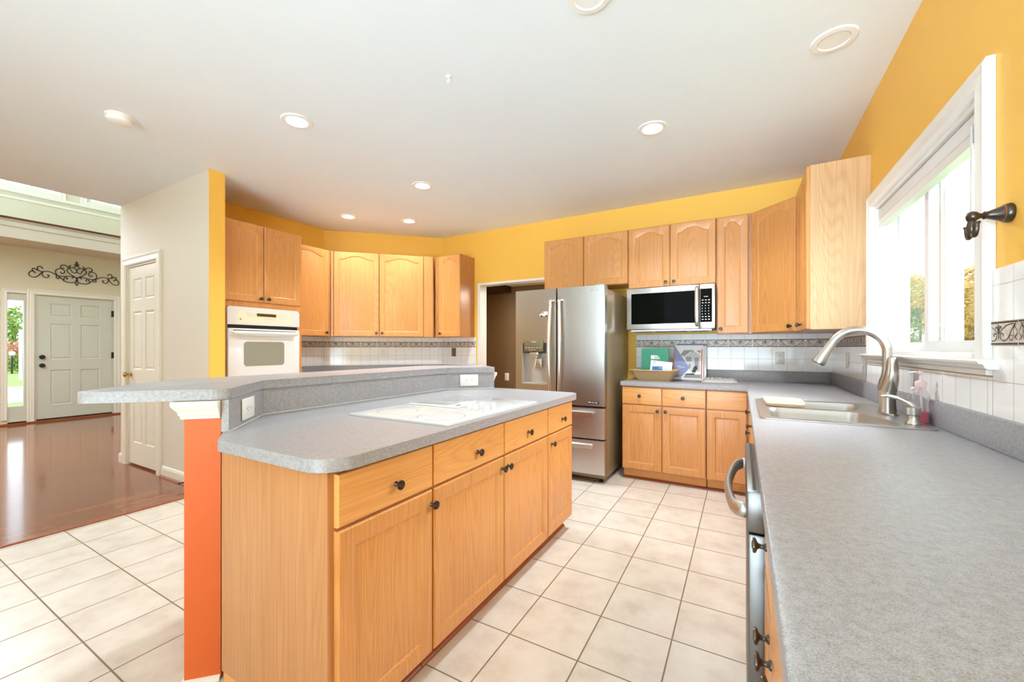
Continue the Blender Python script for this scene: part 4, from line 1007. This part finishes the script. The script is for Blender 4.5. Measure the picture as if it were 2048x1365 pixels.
for x0 in (0.06, 0.56):
    b = BM(); bbox(b, x0, x0 + 0.15, 0.07, 0.22, -0.019, -0.0125, 0.003); ob('filter', b, 'grey', un)

# ------------------------------------------------------------------ sink and faucet
sk = thing('sink', 'stainless double-bowl drop-in sink under the kitchen window', 'sink', (0.36, 2.5, 0.9145))
def sxy(x, y): return (x - 0.36, y - 2.5)
near = round_poly([(*sxy(0.115, 2.15), 0.05), (*sxy(0.560, 2.15), 0.05), (*sxy(0.545, 2.30), 0.1), (*sxy(0.475, 2.50), 0.05), (*sxy(0.115, 2.50), 0.05)], 6)
far = round_poly([(*sxy(0.115, 2.54), 0.05), (*sxy(0.47, 2.54), 0.05), (*sxy(0.535, 2.72), 0.1), (*sxy(0.54, 2.865), 0.05), (*sxy(0.115, 2.865), 0.05)], 6)
outl = round_poly([(*sxy(0.072, 2.107), 0.025), (*sxy(0.645, 2.107), 0.025), (*sxy(0.645, 2.90), 0.025), (*sxy(0.072, 2.90), 0.025)], 5)
b = BM()
def loop(pts, z): return [b.verts.new((x, y, z)) for x, y in pts]
loops = [loop(outl, 0.0055), loop(near, 0.0045), loop(far, 0.0045)]
ed = []
for L_ in loops:
    for i in range(len(L_)): ed.append(b.edges.new((L_[i], L_[(i + 1) % len(L_)])))
bmesh.ops.triangle_fill(b, edges=ed, use_beauty=True)
lo = loop(outl, 0.0003)
for i in range(len(lo)):
    j = (i + 1) % len(lo); b.faces.new((loops[0][i], loops[0][j], lo[j], lo[i]))
# make sure the bowls are open
def inside(p, poly):
    c = False; n = len(poly)
    for i in range(n):
        x1, y1 = poly[i]; x2, y2 = poly[i - 1]
        if (y1 > p.y) != (y2 > p.y) and p.x < (x2 - x1) * (p.y - y1) / (y2 - y1) + x1: c = not c
    return c
kill = [f for f in b.faces if len(f.verts) == 3 and (inside(f.calc_center_median(), near) or inside(f.calc_center_median(), far))]
bmesh.ops.delete(b, geom=kill, context='FACES')
ob('rim', b, 'steel', sk, True, None, 20)
for pts in (near, far):
    b = BM(); c = Vector((sum(p[0] for p in pts) / len(pts), sum(p[1] for p in pts) / len(pts))); R = []
    for k, z in ((1.0, 0.0044), (0.985, -0.004), (0.965, -0.02), (0.94, -0.17), (0.90, -0.185), (0.82, -0.19), (0.12, -0.195)):
        R.append([b.verts.new((c.x + (x - c.x) * k, c.y + (y - c.y) * k, z)) for x, y in pts])
    for A, B in zip(R, R[1:]):
        for i in range(len(pts)): b.faces.new((A[i], A[(i + 1) % len(pts)], B[(i + 1) % len(pts)], B[i]))
    b.faces.new(R[-1]); bw = ob('bowl', b, 'satin', sk, True, None, 50)
    b = BM(); lathe(b, [(0.042, -0.1945), (0.042, -0.1925), (0.03, -0.1925), (0.028, -0.1935), (0, -0.1935)], 24, Matrix.Translation((c.x, c.y, 0))); ob('drain', b, 'chrome', bw)
cb = thing('cutting_board', 'pale wooden cutting board resting across the far sink bowl', 'cutting board', (0.20, 2.70, 0.9205))
b = BM(); prism(b, round_poly([(-0.085, -0.165, 0.05), (0.085, -0.165, 0.05), (0.095, 0.165, 0.05), (-0.095, 0.165, 0.05)], 8), 0, 0.016)
bmesh.ops.bevel(b, geom=[e for e in b.edges if abs(e.verts[0].co.z - e.verts[1].co.z) < 1e-6], offset=0.003, segments=3, profile=0.5, affect='EDGES')
ob('board', b, 'maple', cb, True, None, 50)
FXY = (0.595, 2.535)
fa = thing('faucet', 'brushed nickel gooseneck pull-down faucet at the sink', 'faucet', (*FXY, 0.9205))
b = BM(); prism(b, [(0.033 * math.cos(2 * PI * k / 32), 0.095 * math.sin(2 * PI * k / 32)) for k in range(32)], 0, 0.007); ob('deck_plate', b, 'nickel', fa)
b = BM(); lathe(b, [(0.036, 0.0071), (0.035, 0.02), (0.033, 0.06), (0.036, 0.10), (0.038, 0.125), (0.033, 0.15), (0.024, 0.175), (0.020, 0.21)], 10, Matrix.Diagonal((0.95, 1.05, 1, 1))); ob('body', b, 'nickel', fa, True, None, 60)
b = BM(); arc = [(0, 0, 0.18), (0, 0, 0.26)] + [(-0.108 + 0.108 * math.cos(a), 0, 0.285 + 0.108 * math.sin(a)) for a in [math.radians(155) * k / 18 for k in range(0, 19)]]
tube(b, arc, 0.0192, 14); nk = ob('neck', b, 'nickel', fa, True, None, 60)
e0 = Vector(arc[-1]); dr = (Vector(arc[-1]) - Vector(arc[-2])).normalized()
b = BM(); tube(b, [e0, e0 + dr * 0.02, e0 + dr * 0.055, e0 + dr * 0.10, e0 + dr * 0.115], [0.0195, 0.021, 0.024, 0.030, 0.029], 16); sh = ob('spray_head', b, 'nickel', fa, True, None, 60)
b = BM(); tube(b, [e0 + dr * 0.1152, e0 + dr * 0.118], 0.025, 16); ob('nozzle', b, 'slot', sh)
b = BM(); tube(b, spline([(0.0, -0.018, 0.115), (0.004, -0.040, 0.165), (0.006, -0.046, 0.215), (0.006, -0.044, 0.262)], 5), [0.034 - 0.0012 * k for k in range(16)], 10); ob('lever', b, 'nickel', fa, True, None, 60)
sd = thing('soap_dispenser', 'nickel soap pump built into the near corner of the sink', 'soap dispenser', (0.602, 2.225, 0.9205))
b = BM(); lathe(b, [(0.026, 0), (0.026, 0.004), (0.019, 0.012), (0.016, 0.03), (0.0165, 0.034), (0.022, 0.038), (0.023, 0.066), (0.018, 0.07), (0, 0.07)], 20); ob('base', b, 'nickel', sd, True, None, 50)
b = BM(); tube(b, spline([(0.0, 0, 0.062), (-0.012, 0.0, 0.08), (-0.04, 0.003, 0.098), (-0.075, 0.006, 0.108), (-0.098, 0.008, 0.106)], 5), [0.014, 0.0135, 0.013, 0.0125, 0.012, 0.0115, 0.011, 0.0105, 0.01, 0.0095, 0.009, 0.0085, 0.008, 0.0075, 0.007, 0.0068, 0.0066, 0.0064, 0.0062, 0.006, 0.006], 10); ob('spout', b, 'nickel', sd)
sb = thing('soap_bottle', 'clear pump bottle with pink soap behind the sink soap pump', 'bottle', (0.640, 2.285, 0.9148))
b = BM(); lathe(b, [(0.020, 0), (0.0255, 0.004), (0.0265, 0.03), (0.0245, 0.08), (0.0265, 0.115), (0.022, 0.13), (0.016, 0.14), (0.016, 0.15)], 20); ob('bottle', b, 'bottle', sb)
b = BM(); lathe(b, [(0.018, 0.003), (0.0235, 0.006), (0.0245, 0.03), (0.0235, 0.05), (0, 0.05)], 18); ob('soap', b, 'soap', sb)
b = BM(); lathe(b, [(0.018, 0.1505), (0.019, 0.153), (0.019, 0.17), (0.014, 0.175), (0.006, 0.178), (0.006, 0.20), (0.009, 0.203), (0.011, 0.217), (0, 0.219)], 18); tube(b, [(0, 0, 0.211), (-0.02, 0.002, 0.212), (-0.035, 0.003, 0.208)], 0.0045, 8); ob('pump', b, 'pump', sb)
b = BM(); tube(b, [(0, 0, 0.15), (0.004, 0, 0.052)], 0.0035, 8); ob('dip_tube', b, 'pump', sb)
gb = thing('dish_soap_bottle', 'short clear bottle with green soap between the pump bottle and the splash', 'bottle', (0.644, 2.36, 0.9148))
b = BM(); lathe(b, [(0.018, 0), (0.021, 0.004), (0.021, 0.07), (0.024, 0.10), (0.018, 0.118), (0.012, 0.123)], 18); ob('bottle', b, 'bottle', gb)
b = BM(); lathe(b, [(0.016, 0.003), (0.0195, 0.006), (0.0195, 0.06), (0, 0.06)], 18); ob('soap', b, 'greensoap', gb)
b = BM(); lathe(b, [(0.015, 0.1232), (0.015, 0.14), (0.01, 0.145), (0, 0.145)], 16); ob('cap', b, 'pump', gb)

# ------------------------------------------------------------------ things on the back counter
bk = thing('wicker_basket', 'shallow wicker basket at the end of the back counter beside the refrigerator', 'basket', (-0.735, 4.12, 0.9145))
b = BM()
for k in range(12):
    t = k / 11; hx, hy = 0.145 + 0.062 * t, 0.085 + 0.05 * t
    pp = round_poly([(-hx, -hy, 0.03), (hx, -hy, 0.03), (hx, hy, 0.03), (-hx, hy, 0.03)], 5); Q = []
    for (x, y), (x2, y2) in zip(pp, pp[1:] + pp[:1]):
        m_ = max(1, int(math.hypot(x2 - x, y2 - y) / 0.012))
        for i in range(m_): Q.append((x + (x2 - x) * i / m_, y + (y2 - y) * i / m_))
    c = [(x * (1 + 0.010 * math.sin(i * PI + k * PI)), y * (1 + 0.02 * math.sin(i * PI + k * PI)), 0.006 + t * 0.088) for i, (x, y) in enumerate(Q)]
    tube(b, c, 0.0048, 6, True)
ob('weave', b, 'wicker', bk)
b = BM(); box(b, -0.15, 0.15, -0.09, 0.09, 0.002, 0.006); ob('bottom', b, 'wicker', bk)
hx, hy = 0.212, 0.14
b = BM(); Q = []
pp = round_poly([(-hx, -hy, 0.03), (hx, -hy, 0.03), (hx, hy, 0.03), (-hx, hy, 0.03)], 6)
for i, (x, y) in enumerate(pp): Q.append((x, y, 0.098))
tube(b, Q, 0.006, 8, True); ob('rim', b, 'wicker', bk)
def sheet(w, h, t=0.002): b = BM(); box(b, -w / 2, w / 2, -t, 0, 0, h); return b
LEAN = lambda a: Matrix.Rotation(math.radians(a), 4, 'X')
def leaner(name, label, cat, loc, lean, rz=0.0):
    r = thing(name, label, cat, loc); r.rotation_euler = (math.radians(-lean), 0, rz); return r
gf = leaner('green_folder', 'green folder with a white emblem standing in the wicker basket', 'folder', (-0.745, 4.165, 0.922), 4)
ob('cover', sheet(0.255, 0.30, 0.006), 'green', gf)
b = BM(); box(b, -0.035, 0.0, -0.0068, -0.0062, 0.195, 0.232); box(b, 0.002, 0.03, -0.0068, -0.0062, 0.222, 0.230); box(b, 0.002, 0.044, -0.0068, -0.0062, 0.208, 0.216); box(b, 0.002, 0.05, -0.0068, -0.0062, 0.196, 0.202); ob('emblem', b, 'paper', gf)
ca = leaner('white_card', 'white card leaning on the green folder in the basket', 'card', (-0.69, 4.135, 0.948), 3); ca.rotation_euler[1] = math.radians(6)
ob('sheet', sheet(0.20, 0.15), 'paper', ca)
b = BM(); box(b, -0.075, -0.055, -0.0026, -0.0021, 0.132, 0.138); box(b, -0.075, -0.06, -0.0026, -0.0021, 0.115, 0.119); box(b, 0.0, 0.085, -0.0026, -0.0021, 0.055, 0.068); ob('print', b, 'blue', ca)
bc = leaner('blue_card', 'small blue card in front of the white card in the basket', 'card', (-0.71, 4.10, 0.923), 2)
ob('sheet', sheet(0.09, 0.125), 'deepblue', bc)
b = BM(); box(b, 0.015, 0.038, -0.0026, -0.0021, 0.108, 0.114); ob('print', b, 'paper', bc)
bo = leaner('house_brochure', 'tall brochure with a house picture and blue triangle leaning on the splash', 'brochure', (-0.455, 4.30, 0.9149), 9)
ob('cover', sheet(0.26, 0.34, 0.004), 'paper', bo)
def flat(name, polys, mat, y):
    b = BM()
    for P in polys: b.faces.new([b.verts.new((x, y, z)) for x, z in P])
    return ob(name, b, mat, bo, False)
flat('blue_triangle', [[(-0.128, 0.335), (-0.128, 0.02), (-0.06, 0.03), (0.012, 0.115)]], 'blue', -0.0046)
flat('blue_lettering', [[(-0.11, 0.128), (-0.03, 0.118), (-0.03, 0.124), (-0.10, 0.138)], [(-0.09, 0.112), (-0.06, 0.11), (-0.06, 0.116), (-0.09, 0.118)]], 'lightgrey', -0.005)
flat('spine', [[(-0.135, 0.32), (-0.128, 0.332), (-0.128, 0.13), (-0.135, 0.13)], [(0.112, 0.30), (0.122, 0.30), (0.122, 0.01), (0.112, 0.01)]], 'redorange', -0.0048)
flat('house_roof', [[(-0.075, 0.245), (-0.045, 0.29), (0.04, 0.295), (-0.04, 0.23)], [(0.02, 0.275), (0.045, 0.295), (0.045, 0.285), (0.03, 0.265)], [(0.07, 0.285), (0.105, 0.29), (0.105, 0.26)]], 'grey', -0.0048)
flat('house_wall', [[(-0.04, 0.225), (0.045, 0.285), (0.105, 0.24), (0.105, 0.08), (0.02, 0.08), (0.0, 0.12)]], 'lightgrey', -0.0045)
flat('house_window', [[(-0.02, 0.225), (0.025, 0.225), (0.025, 0.18), (-0.02, 0.18)], [(0.0, 0.155), (0.02, 0.155), (0.02, 0.12), (0.005, 0.12)], [(0.055, 0.22), (0.09, 0.22), (0.09, 0.10), (0.055, 0.10)]], 'grey', -0.005)
flat('shrubs', [[(0.03, 0.075), (0.05, 0.13), (0.075, 0.14), (0.08, 0.11), (0.06, 0.07)], [(-0.02, 0.06), (0.05, 0.065), (0.06, 0.05), (-0.03, 0.05)]], 'slot', -0.0052)
flat('lawn_print', [[(-0.03, 0.05), (0.11, 0.055), (0.11, 0.02), (-0.04, 0.02)]], 'grey', -0.0047)
b = BM(); n = 10; G = [[b.verts.new((-0.13 + 0.27 * i / n, -0.025 - 0.13 * j / 4, 0.001 + 0.008 * (j / 4) * (1 + math.sin(i * 0.9)) * 0.6)) for i in range(n + 1)] for j in range(5)]
for j in range(4):
    for i in range(n): b.faces.new((G[j][i], G[j][i + 1], G[j + 1][i + 1], G[j + 1][i]))
bmesh.ops.solidify(b, geom=list(b.faces), thickness=0.001)
ls = thing('loose_sheet', 'curled white sheet lying in front of the house brochure', 'paper', (-0.43, 4.22, 0.9155)); ob('sheet', b, 'paper', ls)
bb = leaner('blue_booklet', 'thin booklet with a blue top edge behind the house brochure', 'booklet', (-0.435, 4.345, 0.9149), 9.5)
ob('cover', sheet(0.27, 0.352, 0.004), 'paper', bb)
b = BM(); box(b, -0.135, 0.135, -0.0046, -0.0041, 0.335, 0.352); ob('band', b, 'blue', bb)
pb = thing('plastic_bag', 'crumpled clear plastic bag of white packets on the back counter', 'bag', (-0.175, 4.13, 0.9148))
b = BM(); nx, ny = 18, 12
def hgt(i, j):
    u, v = i / nx * 2 - 1, j / ny * 2 - 1
    e_ = max(0, 1 - max(abs(u), abs(v)) ** 6)
    return 0.003 + e_ * (0.022 + 0.014 * math.sin(i * 2.1 + j) * math.sin(j * 1.7 - i * 0.6) + random.uniform(-0.006, 0.008)) + (0.02 * max(0, v) * e_)
G = [[b.verts.new((-0.15 + 0.30 * i / nx + random.uniform(-0.006, 0.006), -0.11 + 0.22 * j / ny + random.uniform(-0.005, 0.005), hgt(i, j))) for i in range(nx + 1)] for j in range(ny + 1)]
for j in range(ny):
    for i in range(nx): b.faces.new((G[j][i], G[j][i + 1], G[j + 1][i + 1], G[j + 1][i]))
ob('film', b, 'film', pb, True, None, 70)
for k in range(3):
    b = BM(); bbox(b, -0.12 + 0.012 * k, 0.115 - 0.01 * k, -0.085 + 0.006 * k, 0.07, 0.0004 + 0.006 * k, 0.0055 + 0.006 * k, 0.002); ob('packet', b, 'poly', pb)

# ------------------------------------------------------------------ robe hook by the window
hk = thing('robe_hook', 'dark bronze double hook on the yellow wall beside the window', 'hook', (WR, 1.765, 1.625), -PI / 2)
b = BM(); lathe(b, [(0.027, 0.0005), (0.029, 0.004), (0.027, 0.014), (0.0235, 0.018), (0.022, 0.02), (0.0125, 0.045), (0.0105, 0.052), (0.012, 0.056), (0.0075, 0.06), (0.0085, 0.066), (0.015, 0.074), (0.0165, 0.082), (0.013, 0.091), (0, 0.096)], 20, RX); ob('post', b, 'bronze', hk, True, None, 50)
b = BM(); lathe(b, [(0.0243, 0.0165), (0.0248, 0.018), (0.0235, 0.0195)], 20, RX); tag(ob('ring', b, 'bronze2', hk), 'copper ring')
b = BM(); lathe(b, [(0.0, -0.002), (0.009, -0.002), (0.011, -0.012), (0.012, -0.024), (0.009, -0.034), (0.006, -0.042), (0, -0.046)], 14, Matrix.Translation((0, -0.082, -0.012))); ob('stem', b, 'bronze', hk)
for sg in (1, -1):
    b = BM(); tube(b, spline([(0, -0.082, -0.045), (sg * 0.010, -0.082, -0.060), (sg * 0.024, -0.082, -0.060), (sg * 0.032, -0.082, -0.045), (sg * 0.033, -0.082, -0.028)], 5), 0.0055, 8); lathe(b, [(0.0055, -0.004), (0.0075, -0.002), (0.0075, 0.003), (0, 0.003)], 12, Matrix.Translation((sg * 0.033, -0.082, -0.026))); ob('prong', b, 'bronze', hk)

# ------------------------------------------------------------------ ceiling fittings
def downlight(label, x, y, power=1.0):
    r = thing('recessed_light', label, 'ceiling light', (x, y, CEIL))
    b = BM(); n = 40
    rings = [[b.verts.new((q * math.cos(2 * PI * k / n), q * math.sin(2 * PI * k / n), z)) for k in range(n)] for q, z in ((0.062, -0.004), (0.068, -0.009), (0.092, -0.007), (0.097, -0.0005), (0.062, -0.0005))]
    for A, B in zip(rings, rings[1:]):
        for k in range(n): b.faces.new((A[k], A[(k + 1) % n], B[(k + 1) % n], B[k]))
    ob('trim_ring', b, 'fixture', r)
    b = BM(); lathe(b, [(0.0615, -0.001), (0.0615, -0.0045), (0, -0.0045)], 32); ob('lens', b, 'lens' if power > 0 else 'fixture', r)
    if power <= 0: return
    L = bpy.data.lights.new('downlight_lamp', 'AREA'); L.shape = 'DISK'; L.size = 0.12; L.energy = DOWNLIGHT_POWER * power; L.spread = math.radians(130); L.color = (0.86, 0.94, 1.0)
    o = bpy.data.objects.new('downlight_lamp', L); col.objects.link(o); o.location = (0, 0, -0.012); o.parent = r
downlight('recessed light in the ceiling nearest the smoke detector', -2.60, 1.676, 0.45)
downlight('recessed light in the ceiling above the floor before the microwave', -0.54, 2.938, 1.4)
downlight('recessed light in the ceiling above the far end of the bar', -2.607, 2.919, 1.3)
downlight('recessed light in the ceiling before the oven-side wall cabinets, next to the angled corner', -3.968, 3.186, 0.4)
downlight('recessed light in the ceiling before the wall cabinet by the doorway', -3.477, 3.655, 0.4)
downlight('recessed light in the ceiling above the sink and window', 0.396, 2.535, 0)
downlight('recessed light cut by the top edge of the picture', -0.575, 1.70, 0)
sm = thing('smoke_detector', 'round white smoke detector on the ceiling', 'smoke detector', (-3.564, 1.072, CEIL))
b = BM(); lathe(b, [(0.075, -0.0005), (0.075, -0.008), (0.066, -0.011), (0.064, -0.016)], 32); ob('mount', b, 'fixture', sm, True, None, 40)
b = BM(); lathe(b, [(0.063, -0.0162), (0.066, -0.02), (0.062, -0.04), (0.05, -0.048), (0, -0.05)], 32); ob('cover', b, 'fixture', sm, True, None, 40)
b = BM(); bbox(b, -0.02, 0.02, -0.069, -0.055, -0.034, -0.022, 0.002); ob('test_button', b, 'fixture', sm)
ch = thing('ceiling_hook', 'small white swag hook on the bare ceiling', 'hook', (-1.431, 1.815, CEIL))
b = BM(); lathe(b, [(0.014, -0.0005), (0.013, -0.006), (0.004, -0.008), (0.0035, -0.018)], 16); tube(b, [(0.010 * math.sin(a), 0, -0.026 + 0.010 * math.cos(a)) for a in [0.3 + k * 0.35 for k in range(15)]], 0.0026, 8); ob('hook', b, 'fixture', ch)

# ------------------------------------------------------------------ hall: iron scrollwork, door stop
def zp(x, y):   # wall position of the scrollwork: across the wall, and height
    u, v = x * .17582, 360 + y * .17582
    r = (u - 1024) / 816; c, s = math.cos(.5131), math.sin(.5131)
    t = -10.08 / (r * c - s); return ((r * s + c) * t, 1.227 - (v - 696.1) / 816 * t)
SC = [
    [(405, 1062), (388, 1042), (358, 1036), (334, 1052), (330, 1076), (352, 1100), (402, 1105), (442, 1085), (490, 1045), (550, 1042), (600, 1060), (650, 1086), (700, 1096), (780, 1097), (830, 1101), (875, 1118)],
    [(490, 1012), (468, 985), (438, 985), (425, 1005), (440, 1030), (490, 1045)],
    [(398, 1052), (378, 1035), (366, 1020), (376, 1008), (396, 1006), (418, 1022), (440, 1032)],
    [(490, 1045), (480, 1070), (496, 1100), (530, 1112), (558, 1100), (552, 1080), (535, 1086)],
    [(652, 1086), (632, 1050), (650, 1017), (698, 1010), (734, 1034), (726, 1064), (700, 1064), (694, 1046)],
    [(728, 1004), (700, 1008), (690, 982), (715, 969), (750, 975), (790, 1006), (825, 1044)],
    [(875, 1118), (800, 1072), (765, 1036), (782, 1005), (822, 998), (862, 1016), (875, 1045), (850, 1060), (815, 1050)],
    [(655, 1088), (700, 1120), (735, 1152), (790, 1168), (850, 1165), (874, 1142), (862, 1112), (830, 1108), (822, 1125)],
    [(652, 1088), (640, 1108), (660, 1125), (682, 1112)],
    [(725, 1140), (732, 1115), (756, 1110), (770, 1123), (758, 1135)],
    [(875, 965), (862, 985), (835, 1000)], [(875, 965), (856, 970), (846, 960)],
    [(810, 975), (795, 975), (790, 988), (803, 1000)],
    [(875, 968), (865, 947), (875, 930)], [(875, 1118), (860, 1172), (875, 1206)]]
cx0 = zp(875, 1100)[0]
# height of the centre line, so that both halves are level
si = thing('iron_scrollwork', 'black wrought-iron scroll ornament on the wall above the front door', 'wall decoration', (-10.085, cx0, 2.2))
b = BM(); zc0 = zp(875, 1100)[1]
for pts in SC:
    P = [zp(*p) for p in pts]
    for sg in (1, -1):
        Q = [(0, sg * (p[0] - cx0), p[1] - 2.2) for p in P]
        tube(b, spline(Q, 4), 0.0062, 6)
ob('scrolls', b, 'black', si)
dsn = thing('door_stop', 'small spring door stop on the baseboard behind the orange post', 'door stop', (-4.25, 1.744, 0.05))
b = BM(); tube(b, [(0, 0, 0), (0, -0.075, 0)], 0.006, 8); lathe(b, [(0.009, 0), (0.009, 0.014), (0, 0.015)], 10, Matrix.Translation((0, -0.075, 0)) @ RX); ob('spring', b, 'bronze', dsn)

# ------------------------------------------------------------------ outdoors
b = BM(); box(b, -90, -10.3, -40, 60, -0.4, -0.30); g1 = ob('lawn', b, 'lawn'); g1['kind'] = 'structure'
b = BM(); box(b, -24.5, -17.5, -20, 40, -0.30, -0.28); g2 = ob('driveway', b, 'drive'); g2['kind'] = 'structure'
b = BM(); box(b, 1.2, 60, -20, 60, -0.6, -0.5); g3 = ob('lawn_side', b, 'lawn'); g3['kind'] = 'structure'
def tree(name, label, x, y, z, h, rad, mat, n=2600, trunk=0.12, cat='tree', low=0.25, leaf=0.16, group=None):
    r = thing(name, label, cat, (x, y, z), 0, group)
    if trunk:
        b = BM(); tube(b, [(0, 0, -0.05), (0.03, 0, h * 0.4), (0, 0.05, h * 0.8)], [trunk, trunk * 0.7, trunk * 0.25], 8); ob('trunk', b, 'bark', r)
    b = BM(); blobs = [(random.gauss(0, rad * 0.4), random.gauss(0, rad * 0.4), random.uniform(low * h, h * 0.92), random.uniform(0.3, 0.55) * rad) for _ in range(16)]
    for _ in range(n):
        bx, by, bz, br = random.choice(blobs); d = Vector((random.gauss(0, 1), random.gauss(0, 1), random.gauss(0, 1))).normalized() * br * random.uniform(0.5, 1) ** 0.5
        c = Vector((bx, by, bz)) + d
        if c.z < 0.1: continue
        u = Vector((random.gauss(0, 1), random.gauss(0, 1), random.gauss(0, 1))).normalized(); v = u.orthogonal().normalized()
        s_ = leaf * random.uniform(0.6, 1.3)
        b.faces.new([b.verts.new(c + q) for q in (u * s_, v * s_ * 0.6, -u * s_, -v * s_ * 0.6)])
    o = ob('foliage', b, mat, r, False); return r
tree('autumn_tree', 'golden autumn tree seen through the near pane of the kitchen window', 9.0, 25.5, -0.5, 4.9, 2.0, 'leafo', 9000, leaf=0.10, low=0.03)
tree('autumn_tree', 'taller olive tree behind the golden tree in the kitchen window view', 12.0, 34.5, -0.5, 6.6, 2.6, 'leafo', 9000, leaf=0.12, low=0.03)
tree('leafy_tree', 'green tree seen through the far pane of the kitchen window', 11.3, 40.5, -0.5, 7.2, 2.6, 'leafg', 9000, leaf=0.14, low=0.03)
def beyond(x, u):
    r = (u - 1024) / 816; c, s_ = math.cos(.5131), math.sin(.5131); return x * (r * s_ + c) / (r * c - s_)
tree('leafy_tree', 'loose yellow-green tree seen through the sidelight by the front door', -47.0, beyond(-47, 24), -0.3, 4.4, 1.7, 'leafg', 1300, 0.1, leaf=0.13)
tree('round_shrub', 'round green shrub on the lawn seen through the sidelight', -38.5, beyond(-38.5, 38), -0.3, 0.95, 0.75, 'leafg', 1500, 0, 'shrub', 0.1, 0.07)
tree('pink_shrub', 'pinkish shrub behind the lamp post seen through the sidelight', -42.0, beyond(-42, 20), -0.3, 1.7, 1.2, 'leafp', 1500, 0, 'shrub', 0.1, 0.09)
lp = thing('lamp_post', 'black lamp post on the lawn seen through the sidelight', 'lamp post', (-37.3, beyond(-37.3, 24), -0.3))
b = BM(); tube(b, [(0, 0, 0), (0, 0, 1.05)], 0.045, 10); ob('post', b, 'black', lp)
b = BM(); lathe(b, [(0.06, 1.055), (0.12, 1.09), (0.14, 1.26), (0.02, 1.33), (0, 1.34)], 12); ob('lantern', b, 'lightgrey', lp)
fp = thing('white_post', 'slim white post outside the sidelight', 'post', (-30.0, beyond(-30, 41), -0.3))
b = BM(); bbox(b, -0.05, 0.05, -0.05, 0.05, 0, 2.4, 0.004); ob('post', b, 'white', fp)
